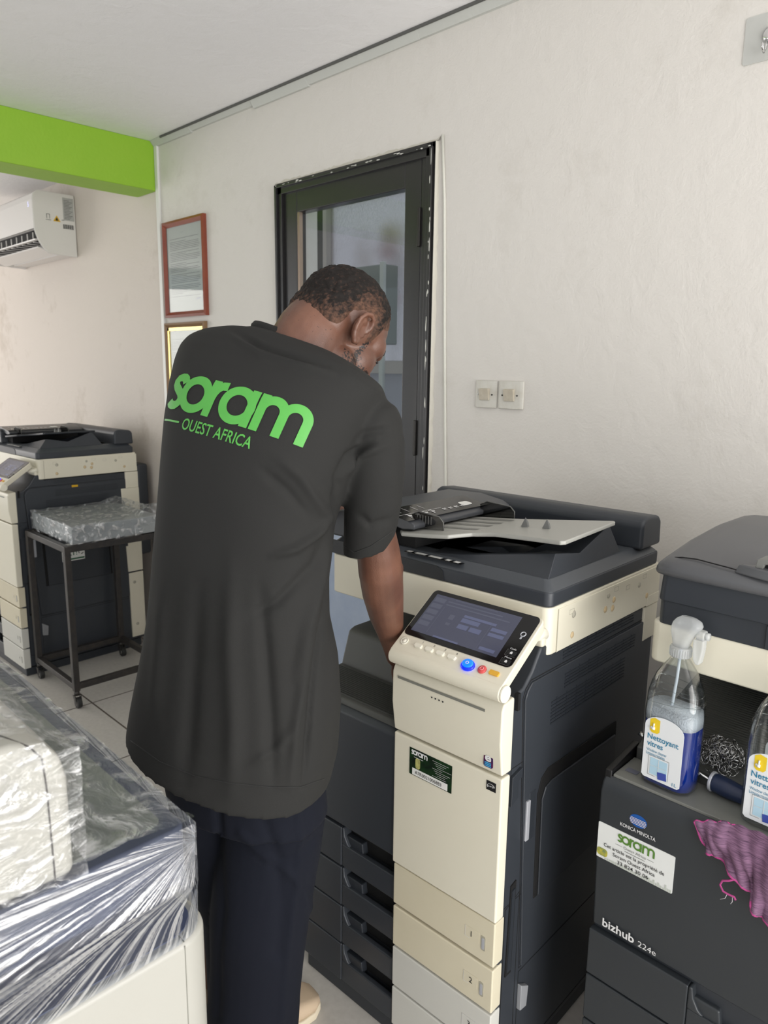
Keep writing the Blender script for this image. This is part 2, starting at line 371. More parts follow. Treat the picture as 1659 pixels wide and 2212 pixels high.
# ---- what stands outside the door: a passage closed by a framed panel of obscure glass
M_obs = mat('obscure_glass', (205, 200, 206), .22, trans=.85, bump=(150, .8, .004))
M_pan = mat('pale_frame_metal', (196, 190, 184), .4, .3)
oy = 2.75
scr = empty('glazed_screen', (0, 0, 0), 0, 'tall grey obscure-glass screen with metal frame seen through the door glass', 'glass screen')
MB().box(-3.22, -1.6, oy, oy + .01, 1.52, 2.34).build('glass_panel', M_obs, scr)
MB().box(-3.22, -1.6, oy - .005, oy + .02, .0, 1.46).build('lower_panel', mat('lilac_grey_panel', (176, 178, 190), .5, var=(4, .3, (160, 163, 178))), scr)
f2 = MB(); f2.box(-3.26, -3.19, oy - .03, oy + .03, 0, 2.42); f2.box(-3.26, -1.55, oy - .03, oy + .03, 1.455, 1.52); f2.box(-3.26, -1.55, oy - .03, oy + .03, 2.33, 2.42)
f2.build('screen_frame', M_pan, scr, .004)
tag(MB().box(-2.95, -2.675, oy - .10, oy - .001, 1.60, 1.985).build('meter_box', mat('grey_green_metal', (128, 138, 132), .45), None, .006), 'small grey-green metal box behind the door glass beside his head', 'box')
tag(MB().box(-2.672, -2.645, oy - .135, oy - .115, -.02, 1.99).build('aluminium_post', mat('bright_aluminium', (205, 212, 206), .3, .4), None, .003), 'bright aluminium upright beside the grey-green box outside', 'post')
tag(MB().box(-3.22, -3.135, oy - .18, oy - .10, 0, 2.5).build('porch_post', mat('dark_green_metal', (38, 46, 42), .35), None, .006), 'dark upright post outside, left of the obscure-glass screen', 'post')
tag(MB().box(-3.6, -1.3, oy - .35, oy - .28, 2.36, 2.42).box(-1.37, -1.3, oy - .35, oy - .28, -.02, 2.36).build('porch_rail', M_hood, None, .006), 'grey horizontal rail above the glass screen outside', 'rail')
# coloured flecks added behind the obscure glass, imitating soft reflections on it
def flecks(c, r, n, size, seed):
    mb = MB(); random.seed(seed)
    for i in range(n):
        p = Vector(c) + Vector((random.gauss(0, r[0]), random.uniform(-.02, .02), random.gauss(0, r[1])))
        a = random.uniform(0, 6.3); l = random.uniform(.5, 1) * size; d = Vector((math.cos(a), random.uniform(-.3, .3), math.sin(a))) * l; q = Vector((-d.z, .01, d.x)) * .5
        mb.add([p - d, p + q, p + d, p - q + Vector((0, .004, 0))], [(0, 1, 2, 3)])
    return mb
fs_ = empty('reflection_flecks', (-2.82, oy + .15, 0), 0, 'pink and yellow flecks added behind the obscure glass to imitate reflections', 'imitated reflection')  # stands in for the yellow and pink reflections in the pane
flecks((-.0, 0, 1.95), (.045, .14), 120, .022, 3).tube([(0, 0, -.02), (0, 0, 1.7), (.01, 0, 2.1)], .01, 6).build('stalk_flecks', mat('grey_green_fleck', (142, 150, 128), .6), fs_, fixn=False)
flecks((-.02, -.03, 2.16), (.035, .028), 110, .018, 4).build('yellow_flecks', mat('yellow_reflection_tint', (255, 240, 176), .6), fs_, fixn=False)
flecks((-.045, -.03, 2.075), (.03, .022), 90, .017, 5).build('pink_flecks', mat('pink_reflection_tint', (250, 182, 190), .6), fs_, fixn=False)
flecks((.03, -.03, 1.84), (.014, .02), 40, .014, 6).build('pink_flecks', mat('pink_reflection_tint', (250, 182, 190), .6), fs_, fixn=False)
ds_ = empty('beige_reflection_flecks', (-3.07, oy + .15, 0), 0, 'pale beige flecks added behind the obscure glass to imitate a reflection, above his head', 'imitated reflection')  # beige reflection in the pane, shaped as added flecks
flecks((0, 0, 2.06), (.03, .07), 130, .018, 8).tube([(0, 0, -.02), (0, 0, 1.9)], .01, 6).build('stalk_flecks', mat('beige_reflection_tint', (246, 232, 208), .6), ds_, fixn=False)
struct('ground_outside', MB().box(-6, 2, D + .2, 8, -.2, -.02), mat('pale_paving', (196, 196, 194), .8))

# ---- small things on the wall
def tube_obj(name, pts, r, m, lab, cat): return tag(MB().tube(pts, r, 8).build(name, m), lab, cat)
M_cable = mat('painted_over_cable', (214, 213, 203), .5)
tube_obj('painted_cable', [(-1.615, D - .004, 2.19), (-1.60, D - .004, 2.0), (-1.592, D - .004, 1.8), (-1.585, D - .004, 1.6), (-1.572, D - .004, 1.3), (-1.558, D - .004, 1.02), (-1.55, D - .004, .6), (-1.55, D - .004, .1)], .0042, M_cable, 'thin cable painted over, running down the wall right of the door', 'cable')
M_sw = mat('grubby_switch_plate', (206, 204, 196), .4, var=(40, .4, (184, 176, 160)))
M_swb = mat('worn_switch_rocker', (196, 188, 172), .4, var=(60, .5, (164, 152, 132)))
for i, (x0, x1) in enumerate(((-1.451, -1.369), (-1.363, -1.272))):
    s_ = empty('light_switch', ((x0 + x1) / 2, D, 1.407), 0, ['grubby white single light switch, the one nearer the door', 'grubby white single light switch, the one farther from the door'][i], 'light switch', 'light switches beside the door')
    hw = (x1 - x0) / 2
    MB().prism([(-hw, 0), (-hw, -.004), (-hw + .012, -.011), (hw - .012, -.011), (hw, -.004), (hw, 0)], 'z', -.041, .041).build('switch_plate', M_sw, s_, .0015)
    MB().prism([(-.010, .018), (-.022, .016), (-.016, -.018), (-.010, -.018)], 'x', -.017 - (0), .019).build('rocker', M_swb, s_, .001)
    for sx in (-.026, .028):
        MB().lathe([(0, -.001), (.0025, -.001), (.0025, .001), (0, .001)], (0, 0, 0), 10).xf(Matrix.Translation((sx, -.0115, -.001)) @ Matrix.Rotation(PI / 2, 4, 'X')).build('screw', M_ink if sx > 0 or i else M_white, s_)
# adhesive hook upper right
hk = empty('adhesive_hook', (-.686, D, 2.2), 0, 'clear square adhesive wall hook with metal peg, at the top right', 'hook')
M_clear = mat('clear_adhesive_plate', (218, 219, 214), .15, trans=.3, bump=(60, .3, .002))
MB().prism(rrect(-.042, .06, -.042, .055, .006, 3), 'y', -.0025, 0).build('adhesive_plate', M_clear, hk)
M_chrome = mat('chrome', (214, 214, 214), .15, 1)
MB().lathe([(0, 0), (.016, 0), (.016, .004), (.012, .008), (0, .009)], n=20).xf(Matrix.Translation((.013, -.0025, .008)) @ Matrix.Rotation(PI / 2, 4, 'X')).build('boss', M_chrome, hk)
MB().tube([(.008, -.008, .0), (.008, -.010, -.02), (.008, -.018, -.03), (.008, -.028, -.024), (.008, -.03, -.014)], .0028, 8).build('peg', M_chrome, hk)

# picture frames
def framed(name, x0, x1, z0, z1, mf_, lab, wd=.026, inner=None):
    t = empty(name, ((x0 + x1) / 2, D, (z0 + z1) / 2), 0, lab, 'picture frame')
    a, b_ = (x1 - x0) / 2, (z1 - z0) / 2
    mb = MB(); y1 = -.022
    for (p, q) in (((-a, -b_), (-a, b_)), ((-a, b_), (a, b_)), ((a, b_), (a, -b_)), ((a, -b_), (-a, -b_))):
        def ins(c, k): return (c[0] - math.copysign(k, c[0]), c[1] - math.copysign(k, c[1]))
        o1, o2 = p, q; i1, i2 = ins(p, wd), ins(q, wd); m1, m2 = ins(p, wd * .4), ins(q, wd * .4)
        vs = [(o1[0], 0, o1[1]), (o2[0], 0, o2[1]), (o2[0], y1 * .8, o2[1]), (o1[0], y1 * .8, o1[1]), (m1[0], y1, m1[1]), (m2[0], y1, m2[1]), (i1[0], -.008, i1[1]), (i2[0], -.008, i2[1])]
        mb.add(vs, [(0, 1, 2, 3), (3, 2, 5, 4), (4, 5, 7, 6)])
    mb.build('frame', mf_, t)
    MB().box(-a + wd * .7, a - wd * .7, -.006, -.002, -b_ + wd * .7, b_ - wd * .7).build('paper', mat('document_paper', (178, 180, 174), .6), t)
    if inner: MB().box(-a + wd, -a + wd + .014, -.013, -.006, -b_ + wd, b_ - wd).box(-a + wd, a - wd, -.013, -.006, b_ - wd - .014, b_ - wd).build('gold_slip', inner, t)
    rows = []; random.seed(int(z0 * 100)); z = b_ - wd - .055; k = 0
    while z > -b_ + wd + .06:
        rows.append((-a + wd + .025, z, (2 * a - 2 * wd - .05) * random.choice([1, 1, .97, .93, .55, .4]), .0022)); z -= .0072 if k % 6 else .013; k += 1
    bars('printed_text', mat('grey_print', (112, 112, 110), .7), t, (0, -.0062, 0), (1, 0, 0), (0, 0, 1), rows)
    write('title_text', 'ATTESTATION' if False else '........', mat('grey_print', (112, 112, 110), .7), t, (-.03, -.0062, b_ - wd - .03), (1, 0, 0), (0, 0, 1), .01)
    bars('stamp', mat('blue_stamp', (120, 122, 160), .7), t, (0, -.0062, 0), (1, 0, 0), (0, 0, 1), [(a - wd - .07 + i * .007, -b_ + wd + .045 + random.uniform(-.006, .01), .006, .004) for i in range(7)])
    MB().box(-a + wd * .8, a - wd * .8, -.0100, -.0085, -b_ + wd * .8, b_ - wd * .8).build('glazing', M_glass, t)
    return t
framed('picture_frame', -3.345, -2.982, 1.707, 2.139, mat('mahogany_frame', (140, 66, 44), .3, var=(20, .5, (116, 50, 34)), coat=.4), 'upper picture frame, reddish brown wood around a typed document')
framed('picture_frame', -3.362, -3.0, 1.25, 1.682, mat('gilt_brown_frame', (134, 104, 72), .35, coat=.3), 'lower picture frame with gilt inner edge, half hidden by his shoulder', .022, mat('gilt_slip', (232, 206, 120), .25, .7))

# air conditioner beyond the beam
ac = empty('air_conditioner', (-4.342, D, 2.09), 0, 'white wall-mounted air conditioner beyond the green beam', 'air conditioner')
M_ac = mat('white_ac_plastic', (222, 219, 216), .3)
prof = [(0, .317), (-.20, .317), (-.222, .300), (-.228, .27), (-.226, .12), (-.205, .125), (-.13, .09), (-.10, .03), (-.08, 0), (0, 0)]
MB().prism(prof, 'x', -.80, -.006).build('housing', M_ac, ac)
cap = [(0, .32), (-.20, .32), (-.224, .302), (-.231, .27), (-.23, .11), (-.215, .06), (-.19, .02), (-.16, -.006), (0, -.012)]
MB().prism(cap, 'x', -.012, 0).build('end_panel', M_ac, ac, .006)
MB().prism(cap, 'x', -.806, -.794).build('end_panel', M_ac, ac, .006)
MB().box(-.79, -.014, -.20, -.12, .06, .12).build('outlet', M_void, ac)
lv = MB()
for k in range(9): lv.box(-.78 + k * .085, -.774 + k * .085, -.205, -.12, .055, .11)
lv.prism([(-.222, .06), (-.225, .066), (-.17, .07), (-.165, .062)], 'x', -.78, -.02).build('louvre', M_ac, ac)
MB().prism([(-.21, .02), (-.215, .026), (-.13, .0), (-.125, -.008)], 'x', -.79, -.012).build('flap', M_ac, ac)
decal('specification_label', mat('silver_label', (172, 172, 170), .4), ac, (0.0005, -.068, .18), (0, 1, 0), (0, 0, 1), .06, .12)
bars('label_print', mat('grey_print', (112, 112, 110), .7), ac, (0.0005, -.068, .18), (0, 1, 0), (0, 0, 1), [(.006, .008 + k * .008, .03 + (k * 7 % 3) * .008, .003) for k in range(13)], .001)
bars('barcode', M_ink, ac, (.0005, -.072, .135), (0, 1, 0), (0, 0, 1), [(k * .0042, 0, .002 if k % 3 else .003, .024) for k in range(14)], .001)
tri = MB().prism([(-.125, .168), (-.085, .168), (-.105, .20)], 'x', .0, .0012); tri.build('warning_triangle', mat('warning_yellow', (214, 168, 24), .5), ac)
MB().prism([(-.114, .173), (-.096, .173), (-.105, .19)], 'x', .0012, .0018).build('warning_symbol', M_ink, ac)
bars('printed_pattern', mat('grey_print', (112, 112, 110), .7), ac, (.0005, -.165, .17), (0, 1, 0), (0, 0, 1), [(0, 0, .028, .003), (.004, .008, .003, .022), (.02, .008, .003, .022), (.004, .03, .019, .003), (.086, .008, .014, .003)], .001)
dg_ = MB(); dg_.add([(-.045, -.2315, .236), (-.03, -.2315, .236), (-.03, -.2315, .262), (-.045, -.2315, .262)], [(0, 1, 2, 3)])
write('display_digit', '5', mat('display_glow', (200, 205, 255), .4, emit=((205, 205, 255), 1.2)), ac, (-.075, -.2285, .236), (1, 0, 0), (0, 0, 1), .026)
# ================================================================ COPIERS
def outline(mb, poly, axis, a, t=.0016, th=.0025):
    """thin dark groove strip following a closed 2-D outline"""
    n = len(poly)
    cx_ = sum(p[0] for p in poly) / n; cy_ = sum(p[1] for p in poly) / n
    inn = []
    for i, p in enumerate(poly):
        q0, q1 = poly[i - 1], poly[(i + 1) % n]
        d0 = Vector((p[0] - q0[0], p[1] - q0[1])).normalized(); d1 = Vector((q1[0] - p[0], q1[1] - p[1])).normalized()
        nn_ = Vector((-(d0.y + d1.y), d0.x + d1.x)); nn_ = nn_.normalized() if nn_.length > 1e-6 else Vector((0, 0))
        if nn_.x * (cx_ - p[0]) + nn_.y * (cy_ - p[1]) < 0: nn_ = -nn_
        inn.append((p[0] + nn_.x * t, p[1] + nn_.y * t))
    for i in range(n):
        j = (i + 1) % n; mb.prism([poly[i], poly[j], inn[j], inn[i]], axis, a, a + th)
def vents(mb, y0, y1, z0, z1, n, x):
    for k in range(n):
        z = z0 + (z1 - z0) * k / n; h = (z1 - z0) / n * .42
        mb.prism([(y0, z), (y1, z), (y1, z + h), (y0, z + h)], 'x', x, x + .003)
        if k < n:
            for j in range(8):
                yy = y0 + (y1 - y0) * (j + .5) / 8; mb.box(x, x + .0022, yy - .0012, yy + .0012, z, z + (z1 - z0) / n)
M_lid = mat('lid_grey_plastic', (70, 74, 79), .36, bump=(1200, .08, .0005))
M_scrn = mat('lit_screen', (60, 62, 76), .12, emit=((88, 91, 112), .35))
M_ui1 = mat('screen_graphics', (80, 86, 112), .15, emit=((106, 110, 138), .35))
M_ui2 = mat('screen_bars', (72, 76, 92), .15, emit=((100, 102, 118), .35))
M_gloss = mat('gloss_black_bezel', (16, 16, 18), .12)
M_smoke = bpy.data.materials.new('smoky_clear_plastic'); M_smoke.use_nodes = True
n_ = M_smoke.node_tree; n_.nodes.clear(); o_ = n_.nodes.new('ShaderNodeOutputMaterial'); t_ = n_.nodes.new('ShaderNodeBsdfTransparent'); g_ = n_.nodes.new('ShaderNodeBsdfGlossy'); g_.inputs['Roughness'].default_value = .08; g_.inputs['Color'].default_value = (.5, .5, .5, 1)
mx_ = n_.nodes.new('ShaderNodeMixShader'); mx_.inputs[0].default_value = .18; t_.inputs[0].default_value = (.42, .42, .41, 1)
n_.links.new(t_.outputs[0], mx_.inputs[1]); n_.links.new(g_.outputs[0], mx_.inputs[2]); n_.links.new(mx_.outputs[0], o_.inputs[0])
M_blue_btn = mat('lit_blue_button', (20, 110, 235), .25, emit=((20, 120, 255), 1.1))
M_blue_ring = mat('lit_blue_ring', (20, 40, 255), .3, emit=((10, 30, 255), 2.0))
M_red = mat('red_button', (214, 84, 84), .35); M_yel = mat('yellow_button', (226, 172, 60), .4)
M_hole = mat('tan_plug', (206, 184, 146), .5); M_tone = mat('shadow_grey_plug', (176, 172, 158), .5)
M_brightcream = mat('ivory_plastic_edge', (236, 232, 216), .35)

def lid_feeder(t, tray_m=None):
    """scanner lid with document feeder; local frame of the copier, lid seat at z 1.04"""
    df = empty('document_feeder'); df.parent = t
    lid = MB(); lid.prism(rrect(-.598, 0, 0, .487, .016, 4), 'z', 1.043, 1.073)
    lid.build('lid', M_dark, df, .004)
    MB().prism(rrect(-.597, -.001, .001, .486, .016, 4), 'z', 1.072, 1.0915, rrect(-.576, -.022, .024, .465, .010, 4)).build('lid_deck', M_lid, df, .002)
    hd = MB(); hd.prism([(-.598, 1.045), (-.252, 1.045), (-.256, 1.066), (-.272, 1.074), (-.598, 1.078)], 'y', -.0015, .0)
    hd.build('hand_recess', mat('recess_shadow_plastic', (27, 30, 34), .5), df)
    # hump along the back
    MB().prism([(.385, 1.088), (.385, 1.145), (.395, 1.158), (.412, 1.163), (.470, 1.158), (.484, 1.146), (.487, 1.088)], 'x', -.598, -.0).build('rear_cover', M_dark, df, .012, 4)
    # bowl of the paper exit: sloping right and front walls, dark floor
    b1 = MB()
    o = [(-.022, .026, 1.090), (-.030, .062, 1.134), (-.034, .165, 1.116), (-.032, .285, 1.158), (-.026, .335, 1.090)]
    i = [(-.16, .09, 1.091), (-.070, .092, 1.128), (-.085, .175, 1.108), (-.080, .285, 1.150), (-.15, .34, 1.091)]
    b1.add(o + i, [(0, 1, 2), (0, 2, 4), (2, 3, 4), (0, 5, 6, 1), (1, 6, 7, 2), (2, 7, 8, 3), (3, 8, 9, 4), (5, 9, 8), (5, 8, 7), (5, 7, 6), (0, 4, 9, 5)])
    o2 = [(-.022, .026, 1.090), (-.030, .062, 1.134), (-.24, .045, 1.096), (-.33, .026, 1.090)]
    i2 = [(-.07, .11, 1.091), (-.04, .076, 1.132), (-.24, .07, 1.095), (-.33, .09, 1.091)]
    b1.add(o2 + i2, [(0, 1, 2, 3), (1, 5, 6, 2), (2, 6, 7, 3), (4, 7, 6, 5), (0, 4, 5, 1), (0, 3, 7, 4)])
    b1.add([(-.30, .12, 1.09), (-.15, .12, 1.09), (-.15, .22, 1.09), (-.30, .22, 1.09), (-.20, .13, 1.106), (-.17, .19, 1.104)], [(0, 1, 4), (1, 2, 5, 4), (2, 3, 5), (3, 0, 4, 5)])
    b1.build('exit_tray', M_dark, df, .0015)
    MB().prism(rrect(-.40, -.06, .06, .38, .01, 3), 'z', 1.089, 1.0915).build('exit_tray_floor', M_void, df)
    # feeder unit on the left with its cover
    MB().prism([(-.598, 1.088), (-.598, 1.130), (-.580, 1.150), (-.545, 1.157), (-.455, 1.157), (-.43, 1.150), (-.425, 1.088)], 'y', -.002, .39).build('feeder_body', M_dark, df, .006, 3)
    MB().prism([(-.55, 1.157), (-.548, 1.163), (-.44, 1.166), (-.372, 1.156), (-.350, 1.146), (-.352, 1.136), (-.385, 1.132), (-.43, 1.140), (-.50, 1.155)], 'y', .014, .384).build('feeder_cover', mat('feeder_cover_plastic', (72, 74, 78), .4, bump=(1200, .08, .0005)), df, .004, 3)
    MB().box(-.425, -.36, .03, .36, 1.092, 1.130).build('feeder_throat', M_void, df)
    lx = Vector((.09, 0, -.0085)).normalized()
    decal('instruction_strip', M_gloss, df, (-.443, .006, 1.1672), (.075, 0, -.0115), (0, 1, 0), .082, .30, .0006)
    rows = []
    for k, (a, b_) in enumerate(((.026, 0), (.052, 0), (.082, 0), (.106, 0))):
        rows += [(.048, a, .004, .010), (.055, a + .002, .008, .008), (.066, a, .003, .006), (.056, a + .011, .004, .003)]
        rows += [(.012, a + .003, .024, .0012)]
    for k in range(4): rows += [(.055, .150 + k * .022, .010, .004), (.055, .157 + k * .022, .004, .005), (.061, .157 + k * .022, .004, .002)]
    rows += [(.048, .005, .001, .15)]
    bars('instruction_icons', M_whiteink, df, (-.443, .006, 1.168), (.075, 0, -.0115), (0, 1, 0), rows, .0008)
    decal('torn_sticker', M_white, df, (-.402, .232, 1.1624), (.075, 0, -.0115), (0, 1, 0), .022, .035, .0012, .006)
    # input tray
    def zt(u): return 1.127 + .040 * (u + .40) / .40
    poly = [(-.405, .03), (-.375, .0), (-.30, .002), (-.255, .012), (-.225, .055), (-.18, .072), (-.10, .058), (-.010, .040), (-.002, .048), (-.024, .296), (-.030, .303), (-.13, .285), (-.235, .262), (-.37, .262), (-.405, .25)]
    tr = MB(); n = len(poly); vs = [(u, v, zt(u)) for u, v in poly] + [(u, v, zt(u) - .009) for u, v in poly]
    tr.add(vs, [tuple(range(n)), tuple(range(2 * n - 1, n - 1, -1))] + [(i, n + i, n + (i + 1) % n, (i + 1) % n) for i in range(n)])
    tray = tr.build('input_tray', tray_m or M_ltray, df, .0025)
    slm = MB()
    for v in (.085, .135, .175, .22): slm.add([(-.395, v, zt(-.395) + .0006), (-.24, v, zt(-.24) + .0006), (-.24, v + .018, zt(-.24) + .0006), (-.395, v + .018, zt(-.395) + .0006)], [(0, 1, 2, 3)])
    slm.build('tray_slots', mat('slot_grey', (122, 122, 118), .45), tray)
    for u, v in ((-.165, .165), (-.110, .160)):
        MB().prism([(u - .008, zt(u)), (u + .010, zt(u)), (u + .003, zt(u) + .022)], 'y', v - .006, v + .006, [(u - .004, zt(u)), (u + .006, zt(u)), (u + .003, zt(u) + .010)]).build('paper_stop', mat('stop_fin_grey', (120, 121, 120), .4), tray)
    for v, u0, u1 in ((.052, -.39, -.30), (.270, -.36, -.262)):
        gp = MB().prism([(u0, 1.124), (u0, 1.160), (u0 + .02, 1.170), (u1 - .012, 1.166), (u1, 1.155), (u1, 1.134)], 'y', v, v + .003)
        g = gp.build('paper_guide', M_smoke, df)
        rm = MB(); pts = [(u0, v, 1.160), (u0 + .02, v, 1.170), (u1 - .012, v, 1.166), (u1, v, 1.155), (u1, v, 1.132)]
        rm.tube(pts, .0016, 6); rm.build('guide_rim', mat('guide_edge_grey', (96, 96, 94), .25), g)
        if v < .1:
            rb = MB()
            for k in range(6): rb.box(u0 + .015 + k * .008, u0 + .017 + k * .008, v - .001, v, 1.145, 1.163)
            rb.build('guide_ribs', mat('guide_edge_grey', (96, 96, 94), .25), g)
    decal('jam_sticker', M_gloss, df, (-.37, .004, 1.0865), (1, 0, 0), (0, 1, 0), .155, .016, .0008)
    bars('jam_sticker_icons', M_white, df, (-.37, .004, 1.0875), (1, 0, 0), (0, 1, 0), [(.004, .002, .014, .011), (.028, .002, .03, .012), (.066, .002, .034, .012), (.112, .002, .012, .012), (.134, .002, .014, .012)], .0006)
    return df

def make_copier(loc, yaw, label, group, rear=False):
    t = empty('photocopier', loc, yaw, label, 'photocopier', group)
    # --- dark body
    b = MB(); b.box(-.572, -.015, -.098, .48, .04, .752)
    b.build('body', M_dark, t, .004)
    MB().prism([(.50, .045), (.50, .945), (.03, .945), (.012, .972), (-.012, .970), (-.04, .93), (-.066, .905), (-.10, .897), (-.112, .88), (-.112, .045)], 'x', -.252, -.006).build('side_housing', M_dark, t, .006, 3)
    MB().box(-.572, -.25, .30, .50, .752, .945).build('rear_housing', M_dark, t, .004)
    MB().prism([(-.12, 0), (-.12, .04), (.48, .04), (.48, 0)], 'x', -.560, -.012).build('base', M_dark2, t, .004)
    # side face: outlines, panels, vents
    gv = MB()
    outline(gv, [(-.034, .285), (-.070, .885), (-.062, .902), (-.045, .915), (.47, .915), (.47, .285)], 'x', -.0085, .0022, .003)
    outline(gv, [(-.034, .06), (-.034, .278), (.47, .278), (.47, .06)], 'x', -.0085, .002, .003)
    outline(gv, [(-.105, .46), (-.098, .755), (-.045, .755), (-.040, .46)], 'x', -.0085, .002, .003)
    outline(gv, [(-.095, .1), (-.095, .455), (-.045, .47), (-.045, .1)], 'x', -.0085, .002, .003)
    gv.build('panel_gaps', M_void, t)
    side = MB().prism([(-.030, .290), (-.066, .882), (-.058, .898), (-.044, .910), (.462, .910), (.462, .290)], 'x', -.008, -.0015).build('side_door', M_dark, t, .002)
    MB().prism([(.0, .43), (-.006, .665), (.006, .695), (.030, .708), (.325, .700), (.335, .43)], 'x', -.004, .0006).build('tray_recess', M_void, side, .001)
    MB().prism([(.012, .432), (.006, .650), (.018, .672), (.042, .678), (.318, .672), (.326, .432)], 'x', .000, .0045).build('bypass_tray', M_dark2, side, .003, 3)
    vm = MB(); vents(vm, .028, .345, .80, .852, 7, -.003); vents(vm, .07, .385, .922, .942, 3, -.0075); vents(vm, .075, .39, .862, .895, 5, -.003); vm.build('vent_slats', M_dark2, side)
    MB().box(-.003, .0025, -.046, -.034, .582, .667).build('release_handle', M_silver, side, .0015)
    MB().box(-.003, -.0005, -.034, -.012, .575, .68).build('handle_recess', M_dark2, side, .001)
    MB().box(-.007, .001, -.096, -.088, .872, .905).build('usb_slot', M_void, t)
    MB().prism([(-.100, .68), (-.100, .74), (-.066, .748), (-.066, .73), (-.078, .725), (-.078, .69)], 'x', -.0065, .0005).build('latch', M_dark2, t, .001)
    MB().prism([(-.086, .30), (-.080, .50), (-.062, .505), (-.066, .30)], 'x', -.007, -.0035).build('slot_cover', M_void, t)
    MB().prism([(-.083, .31), (-.078, .49), (-.068, .492), (-.071, .31)], 'x', -.007, -.001).build('slot_bar', M_dark2, t)
    MB().prism([(-.034, .19), (-.034, .25), (-.006, .232), (-.010, .186)], 'x', -.006, .004).build('side_latch', mat('dull_silver_plastic', (150, 152, 156), .4), t, .0015)
    MB().box(-.0095, -.0005, .432, .502, .862, .945).build('rear_block', M_cream, t, .002)
    if rear:
        rt = MB().prism([(.420, .42), (.405, .85), (.405, .862), (.502, .862), (.502, .42)], 'x', -.0095, .003).build('rear_trim', M_cream, t, .002)
        MB().prism([(.425, .06), (.422, .412), (.502, .412), (.502, .06)], 'x', -.0095, .003).build('rear_trim', M_cream, t, .002)
        MB().box(.0028, .0036, .405, .425, .56, .72).build('latch_slot', M_dark2, rt)
        for v, z in ((.45, .36), (.455, .13)): MB().lathe([(0, 0), (.008, 0), (.008, .0012), (0, .0012)], n=14).xf(Matrix.Translation((.003, v, z)) @ Matrix.Rotation(PI / 2, 4, 'Y')).build('plug', M_tone, rt)
        MB().box(-.55, .0, .50, .56, .50, .98).build('rear_unit', M_dark2, t, .012)
    # --- bay: ribbed plate and hood
    MB().prism([(-.128, .752), (-.124, .765), (-.02, .783), (.30, .80), (.30, .752)], 'x', -.545, -.25).build('output_plate', M_hood, t, .003)
    rb = MB()
    for k in range(16):
        v = -.115 + k * .0055; z = .7665 + (v + .124) * .173
        rb.box(-.54, -.268, v, v + .0022, z - .002, z + .0016)
    rb.build('plate_ribs', M_hood, t)
    MB().prism([(-.022, .775), (-.018, .792), (.004, .862), (.022, .868), (.29, .872), (.29, .775)], 'x', -.545, -.255, None).build('output_hood', M_hood, t, .008, 3)
    # --- front left: dark door above, four paper drawers
    MB().prism([(-.106, .452), (-.128, .456), (-.130, .735), (-.118, .750), (-.10, .752)], 'x', -.566, -.268).build('lower_front_cover', M_dark, t, .004, 3)
    hs = [(.350, .448), (.247, .345), (.145, .243), (.042, .141)]
    for k, (z0, z1) in enumerate(hs):
        d = MB(); d.box(-.566, -.430, -.128, -.098, z0, z1)
        d.box(-.430, -.268, -.126, -.112, z0, z0 + .056)
        d.prism([(-.430, z0 + .056), (-.430, z1), (-.424, z1), (-.422, z1 - .02), (-.412, z0 + .062), (-.405, z0 + .056)], 'y', -.126, -.100)
        dw = d.build('paper_drawer', M_dark, t, .003)
        MB().box(-.43, -.268, -.1005, -.0985, z0 + .05, z1).build('grip_recess', M_void, dw)
        MB().prism([(-.43, z0 + .05), (-.43, z0 + .078), (-.372, z0 + .078), (-.368, z0 + .05)], 'y', -.118, -.1).build('grip_block', M_dark2, dw, .003)
        ep = MB().box(-.265, -.004, -.130, -.098, z0 - .001, z1 - .003).build('end_cover', (M_cream2, M_cream2, M_greycream, M_greycream)[k], dw, .003, 3)
        decal('number_label', M_cream2 if k < 2 else M_greycream, ep, (-.072, -.1302, z0 + .034), (1, 0, 0), (0, 0, 1), .033, .024, .0004, label='small embossed label with the number %d' % (k + 1))
        bars('label_edge', M_whiteink, ep, (-.072, -.1308, z0 + .034), (1, 0, 0), (0, 0, 1), [(0, 0, .0008, .024), (0, .0, .012, .0008)], .0004)
        write('number', str(k + 1), M_ink, ep, (-.058, -.1308, z0 + .039), (1, 0, 0), (0, 0, 1), .0125)
        decal('paper_gauge', mat('gauge_surround', (168, 164, 148), .5), ep, (-.034, -.1302, z0 + .025), (1, 0, 0), (0, 0, 1), .0105, .031, .0006, .003)
        decal('gauge_window', M_silver, ep, (-.032, -.1308, z0 + .028), (1, 0, 0), (0, 0, 1), .006, .024, .0005, .002)
    # --- cream doors
    MB().box(-.266, -.001, -.134, -.106, .450, .750).build('front_door', M_cream, t, .004, 3)
    ud = MB().prism([(-.104, .756), (-.134, .756), (-.143, .82), (-.142, .885), (-.136, .898), (-.104, .902)], 'x', -.266, -.001).build('toner_door', M_cream, t, .004, 3)
    bars('indicator_slot', mat('slot_shadow', (128, 128, 120), .4), ud, (-.250, -.1432, .874), (1, 0, 0), (0, 0, 1), [(0, 0, .212, .0052)], .0006)
    for k in range(4): MB().lathe([(0, 0), (.0016, 0), (.0016, .0008), (0, .0008)], n=10).xf(Matrix.Translation((-.162 + k * .009, -.1428, .861)) @ Matrix.Rotation(PI / 2, 4, 'X')).build('indicator', M_ink, ud)
    return t

